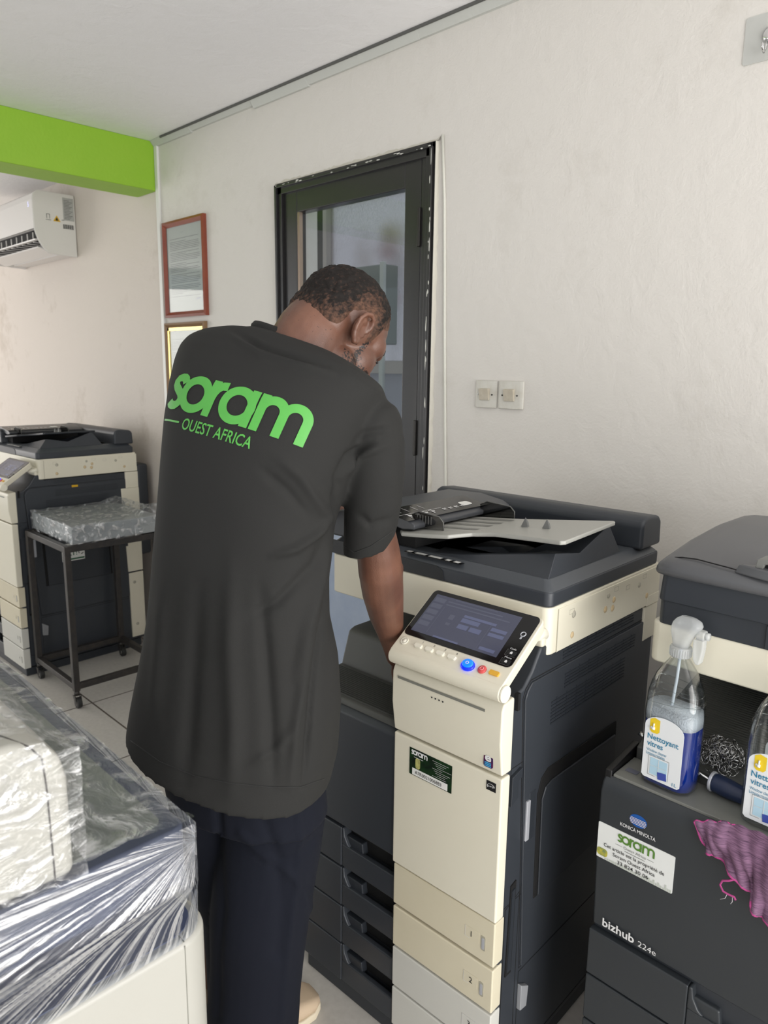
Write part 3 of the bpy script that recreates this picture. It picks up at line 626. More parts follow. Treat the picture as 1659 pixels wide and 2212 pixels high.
def panel(t, simple=False):
    P0 = Vector((0, -.170, .940)); S = Vector((0, .8275, .5615)); N = Vector((0, -.5615, .8275)); X = Vector((1, 0, 0))
    def q(u, s, h=0): return P0 + X * u + S * s + N * h
    cp = empty('control_panel'); cp.parent = t
    sh = MB(); pts = rrect(-.252, .010, -.004, .168, .012, 4); n = len(pts)
    sh.add([q(a, b_, 0) for a, b_ in pts] + [q(a * .985 - .003, b_ * .95 + .004, -.024) for a, b_ in pts], [tuple(range(n)), tuple(range(2 * n - 1, n - 1, -1))] + [(i, n + i, n + (i + 1) % n, (i + 1) % n) for i in range(n)])
    sh.tube([q(-.250, .004, -.0155), q(.010, .004, -.0155)], .0165, 24)
    sh.build('panel_housing', M_cream, cp, .003, 3)
    MB().tube([q(.010, .004, -.0155), q(.0145, .004, -.0155)], .0155, 28).build('hinge_cap', M_brightcream, cp, .001)
    g = decal('bezel', M_gloss, cp, q(-.248, .046), X, S, .251, .1205, .0012, .010)
    scn = decal('screen', M_scrn, g, q(-.236, .058, .0012), X, S, .203, .0985, .0005)
    rows = [(.004, .018 + k * .0155, .026, .011) for k in range(5)] + [(.036, .078, .15, .003), (.036, .086, .13, .003), (.050, .094, .1, .002)]
    bars('screen_bars', M_ui2, scn, q(-.236, .058, .0016), X, S, rows + [(.036, .005, .001, .068), (.155, .006, .001, .062), (.06, .048, .012, .012), (.062, .034, .01, .006)], .0005)
    bars('screen_graphics', M_ui1, scn, q(-.236, .058, .0016), X, S, [(.09, .050, .042, .010), (.09, .034, .024, .011), (.118, .034, .026, .011), (.09, .062, .075, .006), (.16, .050, .034, .008), (.16, .038, .034, .008), (.16, .005, .034, .007), (.055, .0, .06, .004)], .0005)
    def btn(name, u, s, pr, m, n=20, parent=cp, sy=1):
        M4 = Matrix(((1, 0, 0, 0), (0, S.y, N.y, 0), (0, S.z, N.z, 0), (0, 0, 0, 1)))
        return MB().lathe(pr, n=n, sy=sy).xf(Matrix.Translation(q(u, s)) @ M4).build(name, m, parent)
    pw = btn('power_button', -.232, .030, [(0, 0), (.0085, 0), (.0085, .002), (.007, .0025), (.0065, .0012), (.005, .0012), (.0045, .003), (0, .0032)], M_brightcream)
    for k in range(4):
        u = -.195 + k * .027
        kb = MB(); pts = rrect(-.0085, .0085, -.004, .004, .003, 3); n = len(pts)
        kb.add([q(u + a, .029 + b_, .0045) for a, b_ in pts] + [q(u + a * 1.12, .029 + b_ * 1.2, 0) for a, b_ in pts], [tuple(range(n)), tuple(range(2 * n - 1, n - 1, -1))] + [(i, n + i, n + (i + 1) % n, (i + 1) % n) for i in range(n)])
        kb.build('preset_key', M_brightcream, cp)
        write('key_number', str(k + 1), M_ink, cp, q(u + .003, .0378), X, S, .0045)
    st = btn('start_button', -.074, .024, [(0, 0), (.014, 0), (.0145, .003), (.012, .005)], M_blue_ring, 28, sy=.82)
    btn('start_button_top', -.0742, .026, [(.0, .004), (.0115, .004), (.0115, .0062), (.009, .007), (0, .0072)], M_blue_btn, 28, st, .8)
    write('start_symbol', '\u2300' if False else '/', M_whiteink, st, q(-.076, .024, .0075), X, S, .005)
    rg = MB(); rg.tube([q(-.0745 + .003 * math.cos(a), .0262 + .0028 * math.sin(a), .0078) for a in [k * PI / 8 for k in range(17)]], .0005, 5); rg.build('start_ring_symbol', M_whiteink, st)
    rs = btn('stop_button', -.044, .026, [(0, 0), (.0085, 0), (.0085, .002), (.0072, .0032), (0, .0036)], M_red)
    rg = MB(); rg.tube([q(-.044 + .0035 * math.cos(a), .0265 + .0032 * math.sin(a), .004) for a in [k * PI / 8 for k in range(17)]], .0006, 5); rg.build('stop_ring_symbol', mat('pink_print', (240, 170, 170), .5), rs)
    MB().add([q(-.028 + a, .022 + b_, h) for h in (.0035, 0) for a, b_ in rrect(0, .020, 0, .009, .002, 2)], [tuple(range(12)), tuple(range(23, 11, -1))] + [(i, 12 + i, 12 + (i + 1) % 12, (i + 1) % 12) for i in range(12)]).build('interrupt_key', M_yel, cp)
    for nm, s, wd in (('Code', .082, .013), ('Menu', .062, .014)):
        write('key_caption', nm, M_whiteink, cp, q(-.018, s + .0015, .0016), X, S, .0035, wd)
        k_ = decal('touch_key', M_black, cp, q(-.020, s - .0115, .0012), X, S, .019, .0105, .0012, .002)
        bars('key_icon', M_whiteink, k_, q(-.013, s - .0085, .0026), X, S, [(0, 0, .005, .004), (.0015, .004, .002, .0015)], .0003)
        bars('key_outline', mat('dim_print', (120, 120, 120), .5), k_, q(-.022, s - .013, .0014), X, S, [(0, 0, .022, .0004), (0, .013, .003, .0004), (0, 0, .0004, .013)], .0003)
    kn = MB(); kn.tube([q(-.011 + .0048 * math.cos(a), .121 + .0048 * math.sin(a), .0022) for a in [k * PI / 8 for k in range(17)]], .0011, 6); kn.build('contrast_dial', M_silver, cp)
    bars('dial_mark', M_silver, cp, q(-.013, .109, .0016), X, S, [(0, 0, .004, .006)], .0008)
    return cp

def scanner(t):
    sc_ = empty('scanner_unit'); sc_.parent = t
    MB().prism(rrect(-.600, .0, .0, .500, .018, 5), 'z', .948, 1.043).build('scanner_band', M_cream, sc_, .004, 3)
    # side plate with plugs and moulded marks
    MB().box(-.004, .0016, .030, .497, .950, 1.036).build('side_plate', M_cream, sc_, .001)
    MB().prism([(.434, .948), (.434, .972), (.498, .972), (.498, .948)], 'x', -.003, .0024).build('rear_clip', M_cream, sc_, .0005)
    def plug(v, z, r, m): MB().lathe([(0, 0), (r, 0), (r * .8, .0012), (0, .0014)], n=16).xf(Matrix.Translation((.0016, v, z)) @ Matrix.Rotation(PI / 2, 4, 'Y')).build('plug', m, sc_)
    for v, z, r, m in ((.09, 1.012, .0075, M_tone), (.088, .970, .007, M_hole), (.225, .990, .0075, M_hole), (.258, .985, .0075, M_hole), (.262, 1.003, .007, M_hole), (.235, 1.018, .006, M_tone), (.385, 1.010, .0065, M_tone), (.430, .975, .007, M_hole)):
        plug(v, z, r, m)
    mk = MB()
    for v, z in ((.072, 1.015), (.262, 1.020), (.318, 1.012), (.402, 1.020)):
        outline(mk, [(v, z), (v + .018, z), (v + .018, z + .010), (v, z + .010)], 'x', .0012, .0009, .0008)
    mk.box(.0014, .002, .029, .0305, .95, 1.036)
    mk.build('moulding_pattern', M_tone, sc_)
    # pivot where the panel hangs
    MB().prism([(-.07, .968), (-.07, 1.005), (-.004, 1.005), (-.004, .968)], 'y', -.014, .002).build('panel_mount', M_cream, sc_, .006, 3)
    MB().tube([(-.020, -.034, .990), (-.012, .004, .992)], [.010, .012], 14).build('mount_pin', M_brightcream, sc_)
    return sc_

A_LOC = (-.71, 1.15, 0); A_YAW = math.radians(2)
cA = make_copier(A_LOC, A_YAW, 'large cream and charcoal photocopier the man is reaching into, blue start button lit', 'photocopiers with four paper drawers')
scanner(cA); lid_feeder(cA); panel(cA)
cB = make_copier((-3.562, 1.262, 0), math.radians(1.5), 'cream and charcoal photocopier at far left, behind the black trolley', 'photocopiers with four paper drawers', True)
scanner(cB); lid_feeder(cB, M_dark2); panel(cB)
# stickers on A
V0 = -.1344
def cardsticker():
    c = decal('company_sticker', mat('dark_green_card', (16, 26, 20), .35, var=(55, .7, (34, 72, 34))), cA, (-.222, V0, .674), (1, 0, 0), (0, 0, 1), .108, .058, .0006)
    logo('sticker_logo', M_whiteink, c, (-.218, V0 - .0008, .7195), (1, 0, 0), (0, 0, 1), .043, .0003, .26)
    bars('sticker_print', M_whiteink, c, (-.222, V0 - .0008, .674), (1, 0, 0), (0, 0, 1),
         [(.060 + (k * 5 % 4) * .004, .0515 - k * .0040, .040 - (k * 7 % 5) * .005, .0005) for k in range(9)] + [(.012, .0405, .024, .0008)], .0003)
    decal('pod_picture', mat('yellow_green_print', (196, 196, 120), .5, var=(120, .6, (60, 52, 40))), c, (-.206, V0 - .0006, .691), (1, 0, 0), (0, 0, 1), .012, .024, .0004, .0058)
    decal('serial_strip', M_white, c, (-.214, V0 - .0006, .6755), (1, 0, 0), (0, 0, 1), .090, .0145, .0004)
    write('serial_number', 'A7R0021006883', M_ink, c, (-.206, V0 - .0014, .6795), (1, 0, 0), (0, 0, 1), .0072, .068)
cardsticker()
es = decal('efficiency_badge', M_ink, cA, (-.034, V0, .7195), (1, 0, 0), (0, 0, 1), .021, .0185, .0005)
esm = MB().tube([(-.0235 + .008 * math.cos(a), V0 - .0012, .7285 + .005 * math.sin(a)) for a in [k * PI / 10 for k in range(13)]], .0004, 4); esm.build('badge_arc', M_whiteink, es)
write('badge_text', 'energy', M_whiteink, es, (-.031, V0 - .0012, .727), (1, .0, .12), (-.12, 0, 1), .0035, .015)
eb = decal('e_badge', mat('navy_badge', (28, 44, 92), .3, var=(80, .8, (120, 20, 60))), cA, (-.040, -.1372, .766), (1, 0, 0), (0, 0, 1), .0205, .0265, .0012, .004)
write('badge_letter', 'e', M_whiteink, eb, (-.0365, -.139, .779), (1, 0, 0), (0, 0, 1), .016, .014, .03)
bars('badge_bands', mat('cyan_print', (70, 160, 210), .5), eb, (-.040, -.139, .766), (1, 0, 0), (0, 0, 1), [(.003, .002 + k * .0032, .0145, .0022) for k in range(3)], .0004)
# stickers on B
sb_ = decal('recycling_sticker', M_white, cB, (.0048, .082, .535), (0, 1, 0), (0, 0, 1), .112, .088, .0008, .003)
write('sticker_word', 'ERT!', mat('dark_green_print', (40, 92, 64), .5), sb_, (.0058, .094, .562), (0, 1, 0), (0, 0, 1), .024, .062, .02)
write('sticker_word', 'IMEZ', mat('dark_green_print', (40, 92, 64), .5), sb_, (.0058, .100, .596), (0, 1, 0), (0, 0, 1), .015, .058, .02)
rc = MB()
for k in range(3):
    a = k * 2 * PI / 3 + .5
    rc.tube([(.0062, .176 + .011 * math.cos(a + j * .25), .574 + .011 * math.sin(a + j * .25)) for j in range(6)], .002, 5)
rc.build('recycling_symbol', M_ink, sb_)
bars('sticker_band', mat('dark_green_print', (40, 92, 64), .5), sb_, (.0058, .082, .540), (0, 1, 0), (0, 0, 1), [(0.002, 0, .108, .008)], .0003)
decal('caution_label', mat('warning_yellow', (214, 168, 24), .5), cB, (-.0005, .155, .897), (0, 1, 0), (0, 0, 1), .030, .010, .002)
# ================================================================ COPIER AT THE RIGHT
cC = empty('photocopier', (-.585, 1.141, 0), 0, 'dark grey photocopier at lower right with spray bottles on its ledge', 'photocopier')
M_dk = mat('graphite_plastic', (45, 49, 53), .42, bump=(1200, .08, .0005), var=(5, .2, (42, 45, 49)))
M_ledge = mat('ledge_grey_plastic', (112, 113, 108), .42, bump=(1200, .08, .0005))
W = .60
MB().prism([(0.008, .455), (.001, .60), (.0, .735), (.006, .752), (.018, .764), (.018, .455)], 'x', .006, W).build('front_cover', M_dk, cC, .006, 3)
MB().box(.004, W, .016, .52, .04, .758).build('body', M_dark2, cC, .006, 3)
MB().prism([(.016, .752), (.018, .7655), (.098, .768), (.10, .752)], 'x', .020, W - .01).build('ledge', M_ledge, cC, .0015)
MB().prism([(.012, .752), (.014, .772), (.118, .790), (.118, .752)], 'x', .006, .019).build('ledge_lip', M_black, cC, .002)
decal('ledge_sticker', mat('dull_violet_sticker', (96, 98, 112), .5), cC, (.030, .042, .7668), (1, 0, 0), (0, 1, 0), .022, .014, .0006)
MB().prism([(.098, .755), (.100, .790), (.125, .802), (.45, .885), (.45, .755)], 'x', .022, W - .01).build('output_plate', M_hood, cC, .003)
rb = MB()
for k in range(48):
    v = .13 + k * .0065; z = .8035 + (v - .125) * .2554
    rb.box(.03, W - .02, v, v + .0025, z - .002, z + .0014)
rb.build('plate_ribs', M_hood, cC)
MB().box(.30, W, .18, .52, .80, .97).build('inner_housing', M_black, cC, .004)
MB().box(.006, W, .43, .52, .752, .97).build('rear_housing', M_dark2, cC, .004)
hs = [(.352, .448), (.252, .348), (.150, .248), (.045, .146)]
for k, (z0, z1) in enumerate(hs):
    d = MB(); d.box(.004, .193, 0.0, .02, z0, z1); d.box(.385, W, 0, .02, z0, z1); d.box(.193, .385, .002, .018, z0, z0 + .052)
    d.prism([(.193, z0 + .052), (.193, z1), (.200, z1), (.203, z1 - .02), (.212, z0 + .060), (.222, z0 + .052)], 'y', .001, .024)
    dw = d.build('paper_drawer', M_dk, cC, .003)
    MB().box(.19, .39, .0185, .0195, z0 + .04, z1 + .002).build('grip_recess', M_black, dw)
    MB().prism([(.196, z0 + .045), (.196, z0 + .078), (.245, z0 + .078), (.25, z0 + .045)], 'y', .006, .03).build('grip_block', M_dk, dw, .004)
MB().box(.02, W - .02, .03, .5, 0, .042).build('base', M_black, cC)
MB().prism(rrect(.034, .62, .088, .56, .018, 5), 'z', .970, 1.046).build('scanner_band', M_cream, cC, .005, 3)
MB().prism(rrect(.046, .62, .086, .555, .012, 4), 'z', 1.044, 1.089).build('lid_base', M_dark2, cC, .002)
MB().prism(rrect(.225, .235, .083, .12, .002, 2), 'z', 1.046, 1.085).build('lid_edge_ridge', M_dark2, cC, .001)
MB().prism(rrect(.044, .62, .080, .555, .015, 5), 'z', 1.087, 1.138, [(x * 1.0 + (.003 if x < .1 else 0), y + (.003 if y < .1 else 0)) for x, y in rrect(.044, .62, .080, .555, .015, 5)]).build('lid_side', M_dark2, cC, .003)
tp = MB(); prof = [(.076, 1.134), (.072, 1.142), (.074, 1.152), (.085, 1.160), (.105, 1.166), (.20, 1.184), (.33, 1.196), (.45, 1.196), (.50, 1.188), (.55, 1.16), (.555, 1.134)]
rings = []
for u, k in ((.034, .0), (.036, .35), (.042, .62), (.052, .82), (.07, .94), (.10, 1), (.63, 1)):
    dy = (1 - k) * .022
    rings.append([Vector((u, v + (dy if v < .3 else -dy), 1.134 + (z - 1.134) * (.45 + .55 * k))) for v, z in prof])
tp.loft(rings); M_top = mat('soft_dark_grey_lid', (84, 85, 88), .38, bump=(1200, .06, .0005))
top = tp.build('feeder_cover', M_top, cC)
sl = MB(); sl.tube([(.048, .115, 1.1535), (.060, .104, 1.162), (.075, .101, 1.1655), (.10, .100, 1.1672), (.16, .088, 1.166), (.26, .070, 1.160)], .0011, 5); sl.build('cover_seam', M_void, top)
MB().prism([(.165, .085), (.19, .110), (.26, .125), (.36, .125), (.36, .075), (.22, .07)], 'z', 1.160, 1.176, [(.172, .088), (.20, .108), (.26, .12), (.36, .12), (.36, .078), (.22, .074)]).build('latch_housing', M_top, cC, .003)
MB().box(.205, .235, .09, .118, 1.176, 1.186).build('latch_pocket', M_void, cC)
MB().prism([(.198, 1.174), (.200, 1.189), (.228, 1.193), (.230, 1.186), (.212, 1.182), (.210, 1.174)], 'y', .084, .125).build('release_tab', M_grey, cC, .002)
write('caption', '7:', M_whiteink, cC, (.245, .082, 1.1765), (1, 0, 0), (0, 1, 0), .008)
# logo plate and lettering
lg = MB(); lg.add([(.0815 + .0158 * math.cos(a), -.0006, .708 + .0118 * math.sin(a)) for a in [k * 2 * PI / 32 for k in range(32)]] + [(.0815 + .0158 * math.cos(a), .002, .708 + .0118 * math.sin(a)) for a in [k * 2 * PI / 32 for k in range(32)]],
     [tuple(range(32))] + [(i, (i + 1) % 32, 32 + (i + 1) % 32, 32 + i) for i in range(32)])
logo_o = lg.build('oval_emblem', mat('emblem_blue', (28, 84, 160), .25), cC, fixn=False)
bars('emblem_stripes', M_whiteink, logo_o, (.0815, -.0004, .708), (1, 0, 0), (0, 0, 1), [(-math.sqrt(max(0, 1 - ((k - 2.2) * .0026 / .0118) ** 2)) * .0152, (k - 2.5) * .0026 - .0005, 2 * math.sqrt(max(0, 1 - ((k - 2.2) * .0026 / .0118) ** 2)) * .0152, .0011 - .0001 * abs(k - 2)) for k in range(5)], .0008)
write('maker_name', 'KONICA MINOLTA', M_whiteink, cC, (.0495, -.0004, .6855), (1, 0, 0), (0, 0, 1), .0068, .0655, .008, .0008)
write('model_name', 'bizhub', M_whiteink, cC, (.0285, .0045, .4655), (1, .0, .0), (0, -.02, 1), .0165, .0625, .02, .001)
write('model_number', '224e', M_whiteink, cC, (.0985, .0045, .4655), (1, 0, 0), (0, -.02, 1), .0115, .0335, 0, .001)
ps = decal('property_sticker', mat('white_sticker', (226, 228, 226), .35), cC, (.0085, .0006, .6035), (1, 0, 0), (0, 0, 1), .1425, .0705, .0012, .002)
G = mat('soram_green', (84, 128, 48), .5)
yS = -.0012
logo('property_logo', G, ps, (.045, yS, .6525), (1, 0, 0), (0, 0, 1), .0715, .0003, .21)
write('property_subtitle', 'Ouest Africa', mat('grey_ink', (110, 112, 110), .6), ps, (.0595, yS, .6435), (1, 0, 0), (0, 0, 1), .0052, .042)
bars('subtitle_lines', mat('grey_ink', (110, 112, 110), .6), ps, (0, yS, .6453), (1, 0, 0), (0, 0, 1), [(.044, 0, .0125, .0006), (.103, 0, .0125, .0006), (.062, -.0062, .038, .0009)], .0004)
for body, x, z, wd in (('Cet article est la propri\u00e9t\u00e9 de', .022, .6305, .1135), ('Soram Ouest Africa', .0405, .6195, .079), ('33 824 30 06', .050, .6085, .0585)):
    write('property_text', body, M_ink, ps, (x, yS, z), (1, 0, 0), (0, 0, 1), .0068, wd, .006)
decal('parrot_picture', mat('yellow_green_bird_print', (196, 184, 60), .5, var=(110, .9, (62, 110, 92))), ps, (.009, yS + .0004, .609), (1, 0, .0), (0, 0, 1), .021, .015, .0005, .006)
random.seed(5)
bars('forest_print', mat('pale_grey_green_print', (188, 194, 184), .6), ps, (.01, yS, .604), (1, 0, 0), (0, 0, 1), [(.015 + k * .0042, 0, .0026, .004 + .009 * random.random() * (k / 30)) for k in range(30)], .0002)

# ================================================================ SPRAY BOTTLES
def thin_plastic(name, tint, fac, rough=.05):
    m = bpy.data.materials.new(name); m.use_nodes = True; n = m.node_tree; n.nodes.clear()
    o = n.nodes.new('ShaderNodeOutputMaterial'); t = n.nodes.new('ShaderNodeBsdfTransparent'); g = n.nodes.new('ShaderNodeBsdfGlossy'); g.inputs['Roughness'].default_value = rough
    lw = n.nodes.new('ShaderNodeLayerWeight'); lw.inputs['Blend'].default_value = fac; mx = n.nodes.new('ShaderNodeMixShader'); t.inputs[0].default_value = tint
    n.links.new(lw.outputs['Facing'], mx.inputs[0]); n.links.new(t.outputs[0], mx.inputs[1]); n.links.new(g.outputs[0], mx.inputs[2]); n.links.new(mx.outputs[0], o.inputs[0]); return m
M_bottle = thin_plastic('clear_bottle_plastic', (.86, .88, .88, 1), .25)
M_liquid = mat('blue_cleaning_liquid', (20, 62, 176), .08, trans=.5, ior=1.2)
M_trig = mat('translucent_white_plastic', (226, 229, 230), .12, trans=.5, ior=1.25, alpha=.72)
M_foam = mat('white_foam', (226, 233, 242), .6, bump=(300, 1, .003), alpha=.72)
def bottle(loc, yaw, label, level, has_pump):
    t = empty('spray_bottle', loc, yaw, label, 'bottle', 'window-cleaner bottles on the ledge')
    def ring(hx, hy, z, r=None):
        r = r or min(hx, hy) * .75; return [Vector((x, y, z)) for x, y in rrect(-hx, hx, -hy, hy, r, 5)]
    prof = [(.040, .026, .0), (.0455, .031, .004), (.047, .033, .03), (.047, .033, .10), (.0475, .033, .135), (.046, .032, .150), (.0455, .0315, .165), (.041, .029, .185), (.034, .026, .203), (.024, .021, .220), (.0145, .0145, .234), (.0125, .0125, .240), (.0125, .0125, .246)]
    b = MB(); b.loft([ring(*p) for p in prof], cap=True); body = b.build('bottle_body', M_bottle, t)
    rm = MB()
    for z0, z1 in ((.150, .165), (.172, .160), (.190, .175)):
        pts = []
        for i in range(33):
            a = 2 * PI * i / 32; z = z0 + (z1 - z0) * (.5 + .5 * math.cos(a)); k = 1 if z < .165 else 1 - (z - .165) * 7
            pts.append((.0468 * k * math.copysign(abs(math.cos(a)) ** .7, math.cos(a)), .0325 * k * math.copysign(abs(math.sin(a)) ** .7, math.sin(a)), z))
        rm.tube(pts, .0007, 5)
    rm.build('moulded_rings', M_bottle, body)
    if level:
        q = [(.037, .024, .002), (.0435, .029, .006), (.0452, .0312, .03), (.0452, .0312, level)]
        MB().loft([ring(*p) for p in q]).build('liquid', M_liquid, t)
        MB().loft([ring(.0452, .0312, level), ring(.0455, .0315, level + .012), ring(.044, .030, level + .028)]).build('foam', M_foam, t)
    # paper labels, front and back, bent round the body
    for s_, nm in ((-1, 'front_label'), (1, 'back_label')):
        pts = []; pts += [(-.035, .016), (.035, .016)]
        top = [(.035, .112)] + [(.035 * math.cos(a), .112 + .020 * math.sin(a)) for a in [k * PI / 12 for k in range(1, 12)]] + [(-.035, .112)]
        poly = [(-.031, .014), (.031, .014), (.035, .018)] + top + [(-.035, .018)]
        y = s_ * .0336; mb = MB(); n = len(poly)
        mb.add([(a, y, z) for a, z in poly] + [(a, y - s_ * .0006, z) for a, z in poly], [tuple(range(n)), tuple(range(2 * n - 1, n - 1, -1))] + [(i, n + i, n + (i + 1) % n, (i + 1) % n) for i in range(n)])
        lb = mb.build(nm, mat('bottle_label_paper', (228, 231, 234), .35), t)
        if s_ < 0:
            y = -.0337
            T = mat('teal_lettering', (38, 124, 160), .5)
            write('label_title', 'Nettoyant', T, lb, (-.0285, y, .0875), (1, 0, 0), (0, 0, 1), .0098, .056, .012)
            write('label_title', 'vitres', T, lb, (-.0285, y, .0745), (1, 0, 0), (0, 0, 1), .0098, .029, .012)
            write('label_subtitle', 'Window cleaner', T, lb, (-.0285, y, .0645), (1, 0, 0), (0, 0, 1), .0052, .037)
            write('label_subtitle', 'Limpiacristales', T, lb, (-.0285, y, .0580), (1, 0, 0), (0, 0, 1), .0052, .034)
            write('volume_text', '1L', T, lb, (.022, y, .0175), (1, 0, 0), (0, 0, 1), .006, .008)
            sh = MB(); pp = [(-.026, .104), (-.022, .100), (-.012, .100), (-.008, .104), (-.008, .1255), (-.018, .128), (-.026, .1235)]
            sh.add([(a, y - .0004, z) for a, z in pp], [tuple(range(len(pp)))]); sd_ = sh.build('yellow_badge', mat('badge_yellow', (232, 200, 36), .5), lb, fixn=False)
            th = MB(); th.tube([(-.0215, y - .0012, .1085), (-.0165, y - .0012, .1085)], .0028, 8); th.tube([(-.0190, y - .0012, .111), (-.0185, y - .0012, .1175)], .0014, 8); th.tube([(-.0235, y - .0012, .109), (-.0205, y - .0012, .109)], .0022, 8)
            th.build('thumb_symbol', M_white, sd_)
            decal('window_picture', mat('pale_blue_print', (176, 208, 226), .4), lb, (-.020, y, .0235), (1, 0, 0), (0, 0, 1), .031, .0305, .0004)
            bars('window_frame_print', mat('grey_white_print', (214, 218, 220), .5), lb, (-.020, y - .0004, .0235), (1, 0, 0), (0, 0, 1), [(.015, 0, .0012, .0305), (0, .016, .031, .0008)], .0004)
            bars('frame_edge_print', mat('grey_ink', (110, 112, 110), .6), lb, (-.0235, y - .0004, .021), (1, 0, 0), (0, 0, 1), [(0, 0, .0006, .036), (0, .036, .037, .0006), (.037, 0, .0006, .0366), (0, 0, .014, .0006)], .0004)
            decal('cloth_picture', mat('cobalt_print', (58, 76, 160), .5), lb, (-.004, y - .0006, .0185), (1, 0, .15), (-.12, 0, 1), .016, .013, .0005)
    if has_pump:
        MB().lathe([(.0165, .238), (.0175, .239), (.0175, .2545), (.0165, .256), (.0, .256)], n=28).build('screw_cap', M_trig, t)
        rbm = MB()
        for k in range(28): rbm.box(-.0005, .0005, .0172, .0184, .240, .253); rbm.v[-8:] = [Matrix.Rotation(2 * PI * k / 28, 4, 'Z') @ v for v in rbm.v[-8:]]
        rbm.build('cap_ridges', M_trig, t)
        hd = MB(); rings = []
        for z, x0, x1, hy in ((.255, -.0135, .0135, .012), (.262, -.0145, .015, .013), (.270, -.016, .018, .0145), (.280, -.0185, .024, .016), (.289, -.0185, .030, .016), (.297, -.0165, .033, .015), (.304, -.0115, .030, .012), (.309, -.004, .020, .007)):
            rings.append([Vector((x, y, z)) for x, y in rrect(x0, x1, -hy, hy, min(hy, (x1 - x0) / 2) * .9, 5)])
        hd.loft(rings); hd.build('pump_head', M_trig, t)
        noz = MB(); noz.box(.026, .040, -.0085, .0085, .276, .292); nz = noz.build('nozzle', M_trig, t, .003)
        MB().tube([(.040, 0, .284), (.046, 0, .284)], .0065, 16).build('nozzle_ring', M_trig, nz)
        tg = MB(); tg.prism([(.022, .276), (.040, .278), (.040, .262), (.038, .245), (.036, .234), (.029, .232), (.024, .240), (.022, .258)], 'y', -.0075, .0075); tg.build('trigger', M_trig, t, .003, 3)
        MB().tube([(.0, 0, .25), (-.002, 0, .20), (-.006, 0, .15), (-.014, 0, .10), (-.02, 0, .01)], .0028, 8).build('dip_tube', mat('dip_tube_white', (196, 204, 212), .3), t)
    return t
cx0 = -.585
bottle((cx0 + .104, 1.141 + .058, .7675), math.radians(-3), 'spray bottle of blue window cleaner with clear trigger head, the left one on the ledge', .118, True)
bottle((cx0 + .275, 1.141 + .060, .7675), math.radians(-3), 'nearly empty clear window-cleaner bottle at the right edge, beside the purple cloth', 0, False)

# ================================================================ WIRE WOOL, BRUSH, CLOTH
random.seed(21)
wl = MB(); c0 = Vector((cx0 + .168, 1.141 + .118, .822))
for k in range(110):
    p = c0 + Vector((random.gauss(0, .4), random.gauss(0, .3), random.gauss(0, .45))) * .05
    d = Vector((random.gauss(0, 1), random.gauss(0, 1), random.gauss(0, 1))).normalized(); e = d.orthogonal().normalized(); f_ = d.cross(e)
    r = random.uniform(.005, .012); pts = []
    for i in range(12):
        a = i * .75; pt = p + (e * math.cos(a) + f_ * math.sin(a)) * r + d * (i - 6) * .0012
        off = pt - c0; lim = .036
        if off.length > lim: off = off.normalized() * lim
        pts.append(c0 + Vector((off.x, off.y, off.z * 1.0)))
    wl.tube(pts, .0007, 4, cap=False)
tag(wl.build('wire_wool', mat('steel_wire', (176, 176, 176), .22, 1, var=(90, .5, (60, 60, 60))), fixn=False), 'tangled ball of steel wire wool behind the blue spray bottle', 'wire wool')
br = empty('scrub_brush', (cx0 + .17, 1.141 + .086, .787), math.radians(-4), 'navy blue handled tool with metal rod, between the two bottles', 'brush')
hb = MB(); hb.tube([(.0, 0, 0), (.004, 0, 0), (.03, 0, -.002), (.055, 0, -.003), (.075, 0, -.002), (.085, 0, -.001)], [.014, .0165, .0165, .0135, .0155, .012], 18)
hb.build('brush_handle', mat('navy_handle', (26, 38, 66), .35), br, .001)
MB().tube([(-.004, 0, 0), (.001, 0, 0)], .0175, 18).build('ferrule', M_silver, br, .001)
MB().tube([(-.16, .052, .0), (-.12, .042, -.004), (-.004, 0, 0)], .0022, 8).build('brush_rod', M_chrome, br)
MB().tube([(-.172, .053, .004), (-.158, .052, -.002)], [.0045, .003], 10).build('rod_tip', M_chrome, br)
# purple cloth hanging over the front edge
nx, nz = 56, 40
cl = MB(); vs = []
topc = [(cx0 + .178, 1.134, .758), (cx0 + .20, 1.139, .767), (cx0 + .225, 1.150, .7715), (cx0 + .26, 1.150, .776), (cx0 + .30, 1.142, .782), (cx0 + .36, 1.14, .786)]
botc = [(cx0 + .200, 1.134, .722), (cx0 + .206, 1.133, .718), (cx0 + .222, 1.128, .716), (cx0 + .252, 1.122, .702), (cx0 + .278, 1.120, .686), (cx0 + .283, 1.119, .664), (cx0 + .30, 1.117, .654), (cx0 + .36, 1.115, .63)]
def ip(c, t):
    t *= len(c) - 1; i = min(int(t), len(c) - 2); f = t - i; return Vector(c[i]).lerp(Vector(c[i + 1]), f)
for j in range(nz + 1):
    for i in range(nx + 1):
        u = i / nx; v = j / nz; a = ip(topc, u); b_ = ip(botc, u); p = a.lerp(b_, v)
        p.y -= .012 * math.sin(PI * min(v * 1.3, 1)) * min(1, u * 3)
        p.y -= .006 * math.sin(u * 23 + v * 4) * v + .003 * math.sin(u * 51 - v * 6) * v
        p.z += .002 * math.sin(u * 40) * (1 - v)
        p.y = min(p.y, 1.1385) if p.z < .762 else p.y
        vs.append(p)
cl.add(vs, [(j * (nx + 1) + i, j * (nx + 1) + i + 1, (j + 1) * (nx + 1) + i + 1, (j + 1) * (nx + 1) + i) for j in range(nz) for i in range(nx)], True)
mc = mat('purple_microfibre', (124, 86, 118), .85); nt = mc.node_tree; b = nt.nodes['Principled BSDF']
tc = nt.nodes.new('ShaderNodeTexCoord'); mp = nt.nodes.new('ShaderNodeMapping'); mp.inputs['Rotation'].default_value = (0, .35, 0); mp.inputs['Scale'].default_value = (60, 60, 800)
